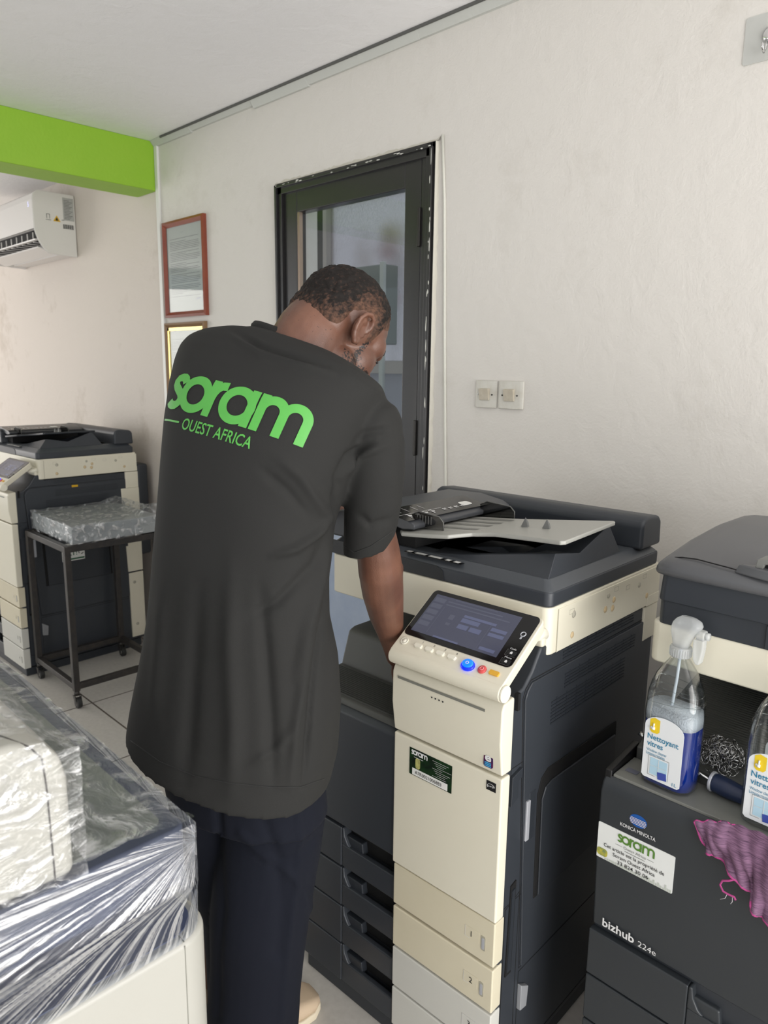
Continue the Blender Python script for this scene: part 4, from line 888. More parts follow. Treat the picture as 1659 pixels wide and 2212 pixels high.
nn = nt.nodes.new('ShaderNodeTexNoise'); nn.inputs['Scale'].default_value = 1; nn.inputs['Detail'].default_value = 4
rr = nt.nodes.new('ShaderNodeValToRGB'); rr.color_ramp.elements[0].position = .3; rr.color_ramp.elements[0].color = lin((82, 56, 80)); rr.color_ramp.elements[1].position = .7; rr.color_ramp.elements[1].color = lin((138, 102, 130))
bp = nt.nodes.new('ShaderNodeBump'); bp.inputs['Strength'].default_value = .5; bp.inputs['Distance'].default_value = .001
nt.links.new(tc.outputs['Object'], mp.inputs[0]); nt.links.new(mp.outputs[0], nn.inputs['Vector']); nt.links.new(nn.outputs['Fac'], rr.inputs[0]); nt.links.new(rr.outputs[0], b.inputs['Base Color']); nt.links.new(nn.outputs['Fac'], bp.inputs['Height']); nt.links.new(bp.outputs[0], b.inputs['Normal'])
cloth = cl.build('cleaning_cloth', mc, None, fixn=False); so = cloth.modifiers.new('s', 'SOLIDIFY'); so.thickness = .0022
tag(cloth, 'purple microfibre cloth with pink stitched edge hanging over the copier ledge', 'cloth')
M_pink = mat('pink_overlock_thread', (186, 70, 138), .7, bump=(900, 1, .002))
N1 = nx + 1
edge = [vs[i] for i in range(0, nx + 1, 2)]; left = [vs[j * N1] for j in range(0, nz + 1, 2)]; bot = [vs[nz * N1 + i] for i in range(0, nx + 1)]
def wig(pts, a=.0006): return [p + Vector((0, -.0012, a * (k % 2))) for k, p in enumerate(pts)]
MB().tube(wig(left), .0017, 6).tube(wig(bot), .0019, 6).tube(wig(edge[:14]), .0014, 6).build('stitched_edge', M_pink, cloth, fixn=False)
lo = Vector((cx0 + .25, 1.117, .70))
MB().tube([lo + Vector(p) for p in ((.002, 0, .0), (-.004, -.002, -.004), (-.013, -.002, -.009), (-.016, -.002, -.018), (-.010, -.003, -.026), (-.001, -.002, -.0275), (.007, -.002, -.027), (.009, -.002, -.031))], .0017, 6).build('loose_edge_loop', M_pink, cloth)
MB().tube([lo + Vector(p) for p in ((-.004, -.002, -.028), (-.006, -.003, -.036), (-.013, -.003, -.042))], .0004, 4).tube([lo + Vector(p) for p in ((.004, -.002, -.028), (.005, -.003, -.036), (.003, -.003, -.041))], .0004, 4).build('loose_threads', mat('white_thread', (220, 214, 220), .7), cloth)

# ================================================================ TROLLEY AND WRAPPED PANEL
M_steel = mat('painted_black_steel', (46, 45, 45), .45, .2, var=(30, .5, (78, 70, 64)), bump=(200, .2, .001))
tr = empty('trolley', (-3.30, 1.39, 0), 0, 'black square-tube steel trolley on castors carrying the wrapped panel', 'trolley')
hx, hy = .215, .205; s_ = .013
for sx in (-1, 1):
    for sy in (-1, 1):
        MB().box(sx * hx - s_, sx * hx + s_, sy * hy - s_, sy * hy + s_, .075, .725).build('leg', M_steel, tr, .002)
        c = MB(); X0, Y0 = sx * hx, sy * hy; c.tube([(X0, Y0, .075), (X0, Y0, .055)], .012, 12)
        for ya in (-.014, .011): c.prism([(X0 - .012, .056), (X0 + .016, .056), (X0 + .020, .02), (X0 + .008, .02)], 'y', Y0 + ya, Y0 + ya + .003)
        ca = c.build('castor', mat('castor_metal', (70, 68, 66), .4, .6), tr)
        MB().tube([(sx * hx + .012, sy * hy - .010, .024), (sx * hx + .012, sy * hy + .010, .024)], .024, 20).build('wheel', mat('castor_wheel', (40, 40, 40), .5), ca, .002)
        MB().tube([(sx * hx + .012, sy * hy - .0115, .024), (sx * hx + .012, sy * hy + .0115, .024)], .010, 14).build('wheel_hub', mat('hub_grey', (140, 136, 130), .4), ca)
for z0, z1, nm in ((.70, .727, 'top_rail'), (.082, .108, 'bottom_rail')):
    for a in (-1, 1):
        MB().box(-hx, hx, a * hy - s_ * .95, a * hy + s_ * .95, z0, z1).build(nm, M_steel, tr, .002)
        MB().box(a * hx - s_ * .95, a * hx + s_ * .95, -hy, hy, z0, z1).build(nm, M_steel, tr, .002)
bx = empty('wrapped_metal_box', (-3.305, 1.41, .728), 0, 'flat grey metal box wrapped in clear plastic, lying on the black trolley', 'box')
MB().box(-.222, .222, -.20, .205, .002, .078).build('metal_casing', mat('dull_silver_metal', (172, 177, 178), .35, .3, var=(6, .4, (120, 126, 126))), bx, .004)
def film_mat(name, fac, white, scale=38, stretch=(1, 1, 1), lo=.48, hi=.62, tint=(.86, .87, .88, 1)):
    m = bpy.data.materials.new(name); m.use_nodes = True; n = m.node_tree; n.nodes.clear(); L = n.links.new
    o = n.nodes.new('ShaderNodeOutputMaterial'); t = n.nodes.new('ShaderNodeBsdfTransparent'); t.inputs[0].default_value = tint
    g = n.nodes.new('ShaderNodeBsdfGlossy'); g.inputs['Roughness'].default_value = .16; d = n.nodes.new('ShaderNodeBsdfDiffuse'); d.inputs[0].default_value = (.9, .92, .95, 1)
    tc = n.nodes.new('ShaderNodeTexCoord'); mp = n.nodes.new('ShaderNodeMapping'); mp.inputs['Scale'].default_value = stretch
    nz_ = n.nodes.new('ShaderNodeTexNoise'); nz_.inputs['Scale'].default_value = scale; nz_.inputs['Detail'].default_value = 5; nz_.inputs['Distortion'].default_value = 1.2
    bp = n.nodes.new('ShaderNodeBump'); bp.inputs['Strength'].default_value = 1; bp.inputs['Distance'].default_value = .012
    r = n.nodes.new('ShaderNodeValToRGB'); r.color_ramp.elements[0].position = lo; r.color_ramp.elements[1].position = hi; r.color_ramp.elements[0].color = (fac, fac, fac, 1); r.color_ramp.elements[1].color = (white, white, white, 1)
    m1 = n.nodes.new('ShaderNodeMixShader'); m1.inputs[0].default_value = .25; m2 = n.nodes.new('ShaderNodeMixShader')
    L(tc.outputs['Object'], mp.inputs[0]); L(mp.outputs[0], nz_.inputs['Vector']); L(nz_.outputs['Fac'], bp.inputs['Height']); L(bp.outputs[0], g.inputs['Normal']); L(nz_.outputs['Fac'], r.inputs[0])
    L(g.outputs[0], m1.inputs[1]); L(d.outputs[0], m1.inputs[2]); L(r.outputs[0], m2.inputs[0]); L(t.outputs[0], m2.inputs[1]); L(m1.outputs[0], m2.inputs[2]); L(m2.outputs[0], o.inputs[0]); return m
M_wrap = film_mat('crumpled_clear_film', .14, .80, 34, (1, 1, 1), .50, .66, (.93, .94, .95, 1))
def film_box(x0, x1, y0, y1, z0, z1, n=26, amp=.006, seed=0, sc_=14, edge=0):
    """closed crumpled skin round a box"""
    mb = MB()
    def dis(p):
        q = noise.noise_vector(p * sc_ + Vector((seed, 0, 0))) + noise.noise_vector(p * sc_ * 2.7 + Vector((seed, 5, 0))) * .5
        return p + q * amp
    def face(o, a, b_):
        vs = [dis(Vector(o) + Vector(a) * (i / n) + Vector(b_) * (j / n)) for j in range(n + 1) for i in range(n + 1)]
        mb.add(vs, [(j * (n + 1) + i, j * (n + 1) + i + 1, (j + 1) * (n + 1) + i + 1, (j + 1) * (n + 1) + i) for j in range(n) for i in range(n)], True)
    X_, Y_, Z_ = x1 - x0, y1 - y0, z1 - z0
    face((x0, y0, z1), (X_, 0, 0), (0, Y_, 0)); face((x0, y0, z0), (X_, 0, 0), (0, 0, Z_)); face((x1, y0, z0), (0, Y_, 0), (0, 0, Z_)); face((x0, y1, z0), (X_, 0, 0), (0, 0, Z_)); face((x0, y0, z0), (0, Y_, 0), (0, 0, Z_))
    return mb
fb = film_box(-.228, .228, -.204, .212, .001, .086, 40, .005, 3, 18)
# loose flap standing up at the back right and a peak at the back
fb.v = [v + Vector((0, 0, max(0, v.y - .12) * .25 + (.03 * max(0, v.x - .1) / .12 if v.y > .12 else 0))) for v in fb.v]
fb.build('plastic_wrap', M_wrap, bx, fixn=False)

# ================================================================ WRAPPED COPIER IN THE FOREGROUND
cD = empty('wrapped_photocopier', (-.645, .355, 0), 0, 'cream photocopier wrapped in clear stretch film, nearest at lower left', 'photocopier')
M_dw = mat('ivory_body_plastic', (170, 169, 162), .38, var=(4, .2, (163, 161, 153)))
body = [(x, y) for x, y in rrect(-.72, -.085, -.64, .080, .045, 8)]
MB().prism(body, 'z', .05, .780).build('body', M_dw, cD, .010, 3)
MB().prism(rrect(-.70, -.10, -.62, .066, .04, 6), 'z', .779, .7815).build('body_top', mat('slate_blue_inner_plastic', (84, 92, 116), .4), cD)
MB().box(-.0853, -.0845, .034, .0352, .05, .775).box(-.11, -.086, .0338, .0352, .7795, .7808).build('panel_seam', mat('slot_shadow', (128, 128, 120), .4), cD)
MB().box(-.70, -.20, -.60, .02, .78, .93).build('inner_housing', mat('navy_inner_plastic', (58, 66, 96), .45), cD, .01)
MB().prism(rrect(-.80, .0, -.70, .0, .018, 5), 'z', .935, 1.0).build('scanner_slab', mat('slate_plastic', (66, 72, 90), .4, var=(8, .5, (58, 64, 76))), cD, .005, 3)
MB().prism(rrect(-.78, -.02, -.68, -.02, .01, 4), 'z', 1.0, 1.003).build('glass_surround', mat('grey_green_surround', (116, 120, 112), .35, var=(10, .6, (78, 84, 90))), cD)
pr = [(-.118, 1.0), (-.118, 1.10), (-.124, 1.128), (-.140, 1.142), (-.165, 1.150), (-.70, 1.155), (-.70, 1.0)]
MB().prism(pr, 'x', -.80, -.004).build('lid', M_dw, cD, .010, 4)
sm_ = MB(); sm_.tube([(-.0032, -.138, 1.004), (-.0032, -.139, 1.10), (-.0032, -.141, 1.130), (-.006, -.150, 1.144), (-.03, -.165, 1.1505), (-.12, -.20, 1.1515), (-.26, -.24, 1.152), (-.5, -.28, 1.153)], .0008, 5); sm_.build('lid_seam', mat('dark_seam', (60, 56, 54), .6), cD)
# film round the lid
M_film1 = film_mat('wet_looking_film', .10, .55, 26, (1, 1, 2.2), .5, .66, (.95, .95, .95, 1))
M_film2 = film_mat('loose_clear_film', .12, .55, 22, (1, 1, 1), .50, .66, (.90, .92, .93, 1))
M_film3 = film_mat('pleated_stretch_film', .08, .85, 1.0, (1, 1, 1), .46, .60, (.84, .88, .97, 1))
nt = M_film3.node_tree; a_ = nt.nodes.new('ShaderNodeAttribute'); a_.attribute_name = 'pleat'
for n_ in nt.nodes:
    if n_.type == 'MAPPING': nt.links.new(a_.outputs['Vector'], n_.inputs[0])
    if n_.type == 'BUMP': n_.inputs['Distance'].default_value = .004
    if n_.type == 'TEX_NOISE': n_.inputs['Distortion'].default_value = .3
lm = MB(); n = 70; path = [(-.110, 1.002), (-.110, 1.09), (-.114, 1.128), (-.132, 1.150), (-.165, 1.160), (-.30, 1.163), (-.50, 1.163), (-.7, 1.163)]
def dn(p, amp, s1): return p + (noise.noise_vector(p * s1) + noise.noise_vector(p * s1 * 2.9) * .6) * amp
def grid(mb, fn, nu, nv):
    vs = [fn(i / nu, j / nv) for j in range(nv + 1) for i in range(nu + 1)]
    mb.add(vs, [(j * (nu + 1) + i, j * (nu + 1) + i + 1, (j + 1) * (nu + 1) + i + 1, (j + 1) * (nu + 1) + i) for j in range(nv) for i in range(nu)], True)
def lid_top(u, v):
    y, z = ip([(0, a, b_) for a, b_ in path], v).yz
    return dn(Vector((-.002 - .70 * u ** 1.3, y, z)), .0028 + .010 * max(0, 1 - abs(v - .5) * 7) * min(1, u * 3 + .4), 34)
grid(lm, lid_top, 110, 90)
def lid_side(u, v):
    y = -.110 - .55 * u; zt_ = 1.150 if y < -.135 else 1.135
    return dn(Vector((.004, y, 1.0 + (zt_ - 1.0) * v)), .0016, 40)
grid(lm, lid_side, 90, 30)
lm.build('lid_wrap', M_film1, cD, fixn=False)
# tent of film from the lid edge to the slab corner, pleated skirt down to the body
C0 = Vector((.006, .004, .965))
sk = MB(); PL = []
def pleat(a, r): return (abs(noise.noise(Vector((a * 26, r * 2.0, 1.3)))) * .6 + abs(noise.noise(Vector((a * 60, r * 3, 4.3)))) * .4)
def mark(a, r, off=0): PL.append((a * 34 + off, r * 5.0, off))
def skirt(u, v):   # u along -Y from the corner, v down
    top = Vector((.005, .004 - .72 * u, 1.003)); bot = Vector((-.086, .030 - .70 * u, .7815)); mid = Vector((.006, .0 - .71 * u, .932))
    p = top.lerp(mid, min(v / .3, 1)) if v < .3 else mid.lerp(bot, (v - .3) / .7)
    d = p - C0; a = math.atan2(d.z - .02, d.y - .004); r = math.hypot(d.y, d.z)
    k = min(1, r * 6); sag = math.sin(PI * max(0, (v - .3) / .7)) * .012; mark(a, r)
    return p + Vector((pleat(a, r) * .009 * k * min(1, v * 8, (1 - v) * 12) - sag + .002, 0, 0))
grid(sk, skirt, 260, 60)
def skirt2(u, v):  # the far side, facing the wall
    top = Vector((.006 - .7 * u, .004, 1.003)); bot = Vector((-.13 - .55 * u, .072, .7815)); mid = Vector((.003 - .7 * u, .006, .932))
    p = top.lerp(mid, min(v / .3, 1)) if v < .3 else mid.lerp(bot, (v - .3) / .7)
    d = p - C0; a = math.atan2(d.z, d.x); r = math.hypot(d.x, d.z); mark(a, r, 7)
    return p + Vector((0, pleat(a, r) * .006 * min(1, r * 6) + .001, 0))
grid(sk, skirt2, 90, 40)
def corner(u, v):
    a = PI / 2 * u; top = Vector((.006, .004, 1.003)); mid = Vector((0.005, .005, .932)); bot = Vector((-.128 + .042 * math.cos(a), .030 + .042 * math.sin(a), .7815))
    p = top.lerp(mid, min(v / .3, 1)) if v < .3 else mid.lerp(bot, (v - .3) / .7); mark(u * .5, v * .3, 13)
    return dn(p, .0008, 40)
grid(sk, corner, 20, 40)
sko = sk.build('stretch_film', M_film3, cD, fixn=False)
at = sko.data.attributes.new('pleat', 'FLOAT_VECTOR', 'POINT'); at.data.foreach_set('vector', [c for p in PL for c in p])
sk = MB()
def tent(u, v):    # over the slab between lid and corner
    a = Vector((.004 - .75 * u, -.112, 1.012 + .09 * (1 - v) ** 2 * 0 + .0)); b_ = Vector((.005 - .75 * u, .003, 1.005))
    p = a.lerp(b_, v); p.z += .035 * (1 - v) ** 2 * min(1, u * 5) + .004
    return dn(p, .0035, 30)
grid(sk, tent, 90, 40)
sk.build('top_film', M_film2, cD, fixn=False)
# ================================================================ PERSON
person = empty('person', (-1.12, .74, 0), 0, 'man in a black T-shirt with green lettering and navy trousers, bending over the copier', 'person')
PI_ = Matrix.Translation((1.12, -.74, 0))
def to_person(o): o.parent = person; o.matrix_parent_inverse = PI_; return o
th = math.radians(-2)   # head turned towards the wall
# head frame
hr = Vector((math.cos(th), math.sin(th), 0)); hf0 = Vector((-math.sin(th), math.cos(th), 0)); ph = math.radians(38)
hfw = (hf0 * math.cos(ph) - Vector((0, 0, 1)) * math.sin(ph)).normalized(); hup = hr.cross(hfw).normalized()
EAR = Vector((-.964, .900, 1.545)); HC = EAR - hr * .078
HM = Matrix(((hr.x, hfw.x, hup.x, HC.x), (hr.y, hfw.y, hup.y, HC.y), (hr.z, hfw.z, hup.z, HC.z), (0, 0, 0, 1)))
HR3 = HM.to_3x3()
def h(x, y, z): return HM @ Vector((x, y, z))
body = MB()
# skull, face, jaw
def he(c, r): body.ell(h(*c), r, HR3, 28, 18)
he((0, .004, .036), (.075, .090, .084)); he((0, .028, .036), (.068, .070, .070)); he((0, .040, -.030), (.060, .056, .076)); he((0, .066, -.080), (.034, .030, .032)); he((0, -.034, .002), (.067, .054, .066))
for s_ in (-1, 1):
    he((s_ * .040, .052, -.022), (.026, .034, .036)); he((s_ * .048, .016, -.058), (.020, .036, .030)); he((s_ * .044, .060, .020), (.020, .028, .026))
    he((s_ * .012, .102, -.030), (.010, .011, .009)); he((s_ * .030, .084, -.004), (.0150, .010, .0105))
body.tube([h(-.046, .080, .024), h(-.022, .096, .022), h(0, .099, .018), h(.022, .096, .022), h(.046, .080, .024)], [.009, .011, .010, .011, .009], 12)
body.tube([h(0, .096, .012), h(0, .108, -.010), h(0, .118, -.026), h(0, .104, -.036)], [.009, .010, .012, .009], 12)
body.tube([h(-.024, .088, -.058), h(-.008, .099, -.055), h(0, .099, -.056), h(.008, .099, -.055), h(.024, .088, -.058)], [.004, .0065, .006, .0065, .004], 10)
body.tube([h(-.022, .087, -.066), h(0, .098, -.068), h(.022, .087, -.066)], [.004, .0075, .004], 10)
for s_ in (-1, 1):   # ears: rim, inner fold, lobe
    def e(x, y, z): return h(s_ * (.074 + x), .001 + y * .86, -.002 + z * .86)
    body.tube([e(.004, .012, .006), e(.009, .014, .020), e(.014, .006, .033), (e(.017, -.008, .036)), e(.018, -.020, .028), e(.017, -.026, .012), e(.013, -.022, -.006), e(.008, -.012, -.020), e(.005, -.002, -.028), e(.003, .004, -.024), e(.002, .007, -.014)],
              [.0045, .0045, .0045, .0045, .0045, .0042, .0042, .0052, .0062, .0055, .004], 8)
    body.tube([e(.010, -.004, .022), e(.011, -.014, .014), e(.010, -.015, .0), e(.006, -.008, -.012)], .0040, 8)
    body.ell(e(.003, -.008, .006), (.005, .014, .026), HR3, 14, 10)
    body.ell(e(.003, .009, -.003), (.005, .004, .006), HR3, 10, 8)
# neck and trunk
NB = Vector((-1.055, .775, 1.415))
body.tube([NB, NB.lerp(h(0, -.035, -.05), .5), h(0, -.034, -.035), h(0, -.03, .0)], [.080, .066, .063, .060], 24)
body.tube([Vector((-1.085, .70, .95)), Vector((-1.08, .71, 1.15)), Vector((-1.07, .735, 1.33)), Vector((-1.055, .775, 1.42))], [.10, .095, .10, .06], 20)
# right arm from sleeve to hand (pixel outline, real depths)
def P(px, py, d): return DP(px, py, d)
armp = [(804, 930, 1.25, 34), (804, 1060, 1.29, 40), (807, 1130, 1.32, 43), (817, 1190, 1.35, 47), (822, 1232, 1.375, 48.5), (827, 1280, 1.415, 45), (834, 1325, 1.46, 38), (843, 1365, 1.50, 29), (851, 1398, 1.53, 24), (857, 1425, 1.55, 21)]
apts = [P(a, b_, d) for a, b_, d, r in armp]; arad = [r * d / FPX for a, b_, d, r in armp]
# forearm is flatter than round: loft with two radii
def limb(pts, rads, flat, n=20, updir=Vector((0, 1, 0))):
    rings = []
    for i, p in enumerate(pts):
        t = (pts[min(i + 1, len(pts) - 1)] - pts[max(i - 1, 0)]).normalized(); a = CR - t * CR.dot(t); a.normalize(); b_ = a.cross(t).normalized(); fl = flat[i] if isinstance(flat, list) else flat
        rings.append([p + a * math.cos(2 * PI * k / n) * rads[i] + b_ * math.sin(2 * PI * k / n) * rads[i] * fl for k in range(n)])
    return rings
body.loft(limb(apts, arad, [1, 1, 1, .95, .95, .95, .95, .9, .8, .75]))
body.ell(P(838, 1222, 1.37), (.024, .022, .026)); body.ell(P(848, 1228, 1.385), (.022, .020, .022))
def hand(W, fdir, side, palm, curl=.9):
    """W wrist, fdir pointing along the hand, side towards the thumb, palm = palm normal"""
    f_ = fdir.normalized(); sd = (side - f_ * side.dot(f_)).normalized(); pn = (palm - f_ * palm.dot(f_) - sd * palm.dot(sd)).normalized()
    ring = []
    for t, wx, wy in ((-.01, .026, .018), (.015, .030, .017), (.045, .038, .0155), (.075, .041, .014), (.092, .038, .011)):
        ring.append([W + f_ * t + sd * math.cos(a) * wx + pn * math.sin(a) * wy for a in [2 * PI * k / 18 for k in range(18)]])
    body.loft(ring)
    for off, L_, r in ((.030, .074, .0088), (.010, .082, .0092), (-.010, .076, .0088), (-.029, .060, .0078)):
        p = W + f_ * .082 + sd * off; pts = [p - f_ * .02, p]; a = curl * .35
        for seg in (.46, .30, .24):
            d = f_ * math.cos(a) + pn * math.sin(a); p = p + d * L_ * seg; pts.append(p); a += curl * .5
        body.tube(pts, [r, r, r * .95, r * .88, r * .72], 10)
    p = W + f_ * .02 + sd * .026; pts = [W + f_ * .01 + sd * .014, p]
    for d, L_ in ((f_ * .7 + sd * .7 + pn * .25, .034), (f_ * .85 + sd * .35 + pn * .35, .030), (f_ * .95 + sd * .05 + pn * .3, .024)): p = p + d.normalized() * L_; pts.append(p)
    body.tube(pts, [.013, .013, .011, .0098, .0078], 10)
Wr = apts[-1]
hand(Wr + Vector((0, .005, -.002)), Vector((.25, .50, -.62)), Vector((-1, 0, 0)), Vector((0, -.5, -.6)), .8)
# left arm: hidden behind the trunk, hand on the scanner edge
la = [Vector((-1.20, .76, 1.44)), Vector((-1.255, .87, 1.34)), Vector((-1.30, .95, 1.23)), Vector((-1.325, .99, 1.18)), Vector((-1.355, 1.06, 1.16)), Vector((-1.345, 1.15, 1.14))]
body.tube(la, [.048, .046, .041, .040, .035, .026], 18)
hand(Vector((-1.345, 1.155, 1.138)), Vector((.05, 1, -.15)), Vector((1, 0, 0)), Vector((0, 0, -1)), .55)
# legs and feet inside the clothes
for hx_, kx, ax_ in ((Vector((-1.03, .70, .90)), Vector((-1.05, .73, .50)), Vector((-1.135, .765, .09))), (Vector((-1.17, .68, .90)), Vector((-1.24, .76, .50)), Vector((-1.32, .77, .09)))):
    body.tube([hx_ + Vector((0, 0, .06)), hx_, hx_.lerp(kx, .5), kx, kx.lerp(ax_, .35), ax_, ax_ + Vector((0, .02, -.03))], [.09, .085, .07, .055, .052, .036, .034], 18)
bo = body.build('body', None, None, fixn=False); voxel(bo, .0032, 3); to_person(bo)
# attributes: stubble, hair root shade, lips
me = bo.data; HI = HM.inverted()
at = me.attributes.new('stubble', 'FLOAT', 'POINT'); vals = []
for v in me.vertices:
    q = HI @ v.co; s = 0.0
    if (q - Vector((0, .02, 0))).length < .17 and q.z > -.16:
        ax = abs(q.x)
        BL = [(.040, .034), (.034, .005), (.030, -.025), (.030, -.050), (.045, -.075), (.070, -.095), (.095, -.100)]
        dm = 1e9
        for (a0, b0), (a1, b1) in zip(BL, BL[1:]):
            ty = max(0, min(1, ((q.y - a0) * (a1 - a0) + (q.z - b0) * (b1 - b0)) / ((a1 - a0) ** 2 + (b1 - b0) ** 2))); dm = min(dm, math.hypot(q.y - a0 - ty * (a1 - a0), q.z - b0 - ty * (b1 - b0)))
        wd = .009 + .020 * max(0, min(1, (-q.z - .02) / .05))
        s = max(0, 1.25 - dm / wd) if (ax > .035 or q.z < -.06) else 0
        if q.z < -.035 and .0 < q.y < .080: s = max(s, .85)
        if q.y > .08 and -.052 < q.z < -.040: s = max(s, .5)
        # fade at the nape under the hair
        if q.y < -.02 and q.z < .0: s = max(s, max(0, 1 - abs(q.z + .045) / .035) * .45)
    vals.append(s)
at.data.foreach_set('value', vals)
ms = mat('brown_skin', (132, 88, 68), .42, sss=.05); nt = ms.node_tree; b = nt.nodes['Principled BSDF']; L = nt.links.new
tc = nt.nodes.new('ShaderNodeTexCoord')
n1 = nt.nodes.new('ShaderNodeTexNoise'); n1.inputs['Scale'].default_value = 14; n1.inputs['Detail'].default_value = 5
r1 = nt.nodes.new('ShaderNodeValToRGB'); r1.color_ramp.elements[0].color = lin((86, 57, 46)); r1.color_ramp.elements[1].color = lin((115, 79, 63)); r1.color_ramp.elements[0].position = .32; r1.color_ramp.elements[1].position = .68
n2 = nt.nodes.new('ShaderNodeTexNoise'); n2.inputs['Scale'].default_value = 260; n2.inputs['Detail'].default_value = 3
atn = nt.nodes.new('ShaderNodeAttribute'); atn.attribute_name = 'stubble'
ma = nt.nodes.new('ShaderNodeMath'); ma.operation = 'MULTIPLY_ADD'; ma.inputs[1].default_value = .42; ma.inputs[2].default_value = -.42
ma2 = nt.nodes.new('ShaderNodeMath'); ma2.operation = 'ADD'
r2 = nt.nodes.new('ShaderNodeValToRGB'); r2.color_ramp.elements[0].position = .40; r2.color_ramp.elements[1].position = .48
mx = nt.nodes.new('ShaderNodeMix'); mx.data_type = 'RGBA'; mx.inputs[7].default_value = lin((34, 26, 24))
L(tc.outputs['Object'], n1.inputs['Vector']); L(n1.outputs['Fac'], r1.inputs[0]); L(tc.outputs['Object'], n2.inputs['Vector']); L(atn.outputs['Fac'], ma.inputs[0]); L(ma.outputs[0], ma2.inputs[0]); L(n2.outputs['Fac'], ma2.inputs[1])
L(ma2.outputs[0], r2.inputs[0]); L(r2.outputs[0], mx.inputs[0]); L(r1.outputs[0], mx.inputs[6]); L(mx.outputs[2], b.inputs['Base Color'])
bp = nt.nodes.new('ShaderNodeBump'); bp.inputs['Strength'].default_value = .25; bp.inputs['Distance'].default_value = .0012
n3 = nt.nodes.new('ShaderNodeTexNoise'); n3.inputs['Scale'].default_value = 500; L(tc.outputs['Object'], n3.inputs['Vector']); L(n3.outputs['Fac'], bp.inputs['Height']); L(bp.outputs[0], b.inputs['Normal'])
me.materials.clear(); me.materials.append(ms)
# eyes and brows
for s_ in (-1, 1):
    ey = MB().ell(h(s_ * .030, .0835, -.001), (.0115, .0115, .0115), HR3, 18, 12).build('eye', mat('eye_white', (206, 198, 190), .15)); to_person(ey)
    iris = MB().ell(h(s_ * .030, .0900, -.002), (.0055, .0055, .0055), HR3, 14, 10).build('iris', mat('dark_iris', (30, 20, 16), .1)); iris.parent = ey
    ld = MB().tube([h(s_ * .017, .092, .001), h(s_ * .025, .0965, .0065), h(s_ * .034, .0955, .006), h(s_ * .043, .087, .0)], [.0016, .0022, .0022, .0014], 8).build('eyelashes', mat('black_hair', (20, 16, 15), .8)); ld.parent = ey
    bw = MB().tube([h(s_ * .012, .104, .026), h(s_ * .028, .1025, .030), h(s_ * .042, .0915, .030), h(s_ * .052, .079, .026)], [.0018, .0024, .0020, .001], 8).build('eyebrow', mat('black_hair', (20, 16, 15), .8)); to_person(bw)
# hair: short twists, thinner towards nape and temples
def hairline(y):
    pts = [(-.12, -.045), (-.06, -.040), (-.035, -.012), (-.028, .022), (.0, .038), (.018, .030), (.030, -.004), (.040, .010), (.048, .040), (.075, .062), (.12, .075)]
    for (a, b1), (c, d_) in zip(pts, pts[1:]):
        if a <= y <= c: return b1 + (d_ - b1) * (y - a) / (c - a)
    return .08
hm = MB(); NU, NV = 300, 170; vs = []; dep = []
for j in range(NV + 1):
    phi = PI * .70 * j / NV
    for i in range(NU):
        a = 2 * PI * i / NU; d = Vector((math.sin(phi) * math.cos(a), math.sin(phi) * math.sin(a), math.cos(phi)))
        # support of the two skull ellipsoids
        def sup(c, r):
            o = Vector((0, .004, .036)) - Vector(c)
            A_ = sum((d[k] / r[k]) ** 2 for k in range(3)); B_ = 2 * sum(d[k] * o[k] / r[k] ** 2 for k in range(3)); C_ = sum((o[k] / r[k]) ** 2 for k in range(3)) - 1
            q = B_ * B_ - 4 * A_ * C_; return (-B_ + math.sqrt(q)) / (2 * A_) if q > 0 else 0
        R = max(sup((0, .004, .036), (.075, .090, .084)), sup((0, .028, .036), (.068, .070, .070)), sup((0, -.034, .002), (.067, .054, .066)))
        p = Vector((0, .004, .036)) + d * R; m_ = p.z - hairline(p.y)
        dep.append(m_); k = max(0, min(1, (m_ + .004) / .045))
        w_ = noise.noise(Vector((p.x * 150, p.y * 60, p.z * 105))); w2 = noise.noise(p * 420)
        p = p + d * (-.0012 * (1 - k) + k * (.0048 + .0030 * w_ + .0012 * w2))
        if m_ < -.006: p = p - d * .006
        vs.append(p)
fs = []
for j in range(NV):
    for i in range(NU):
        i2 = (i + 1) % NU; q = (j * NU + i, (j + 1) * NU + i, (j + 1) * NU + i2, j * NU + i2)
        if max(dep[t] for t in q) > -.004: fs.append(q)
hm.add([HM @ v for v in vs], fs, True)
ho = hm.build('hair', None, None, fixn=False)
at = ho.data.attributes.new('thick', 'FLOAT', 'POINT'); at.data.foreach_set('value', [max(0, min(1, (x_ - .0) / .060)) for x_ in dep])
mh = mat('short_black_hair', (24, 20, 18), .75, spec=.25); nt = mh.node_tree; b = nt.nodes['Principled BSDF']; L = nt.links.new
tc = nt.nodes.new('ShaderNodeTexCoord'); atn = nt.nodes.new('ShaderNodeAttribute'); atn.attribute_name = 'thick'
mp = nt.nodes.new('ShaderNodeMapping'); mp.inputs['Scale'].default_value = (1.3, .7, 1)
n1 = nt.nodes.new('ShaderNodeTexNoise'); n1.inputs['Scale'].default_value = 170; n1.inputs['Detail'].default_value = 5; n1.inputs['Roughness'].default_value = .6
m1 = nt.nodes.new('ShaderNodeMath'); m1.operation = 'MULTIPLY_ADD'; m1.inputs[1].default_value = -.34; m1.inputs[2].default_value = .185
m2 = nt.nodes.new('ShaderNodeMath'); m2.operation = 'ADD'
r = nt.nodes.new('ShaderNodeValToRGB'); r.color_ramp.elements[0].position = .40; r.color_ramp.elements[0].color = lin((26, 22, 20)); r.color_ramp.elements[1].position = .74; r.color_ramp.elements[1].color = lin((96, 69, 55))
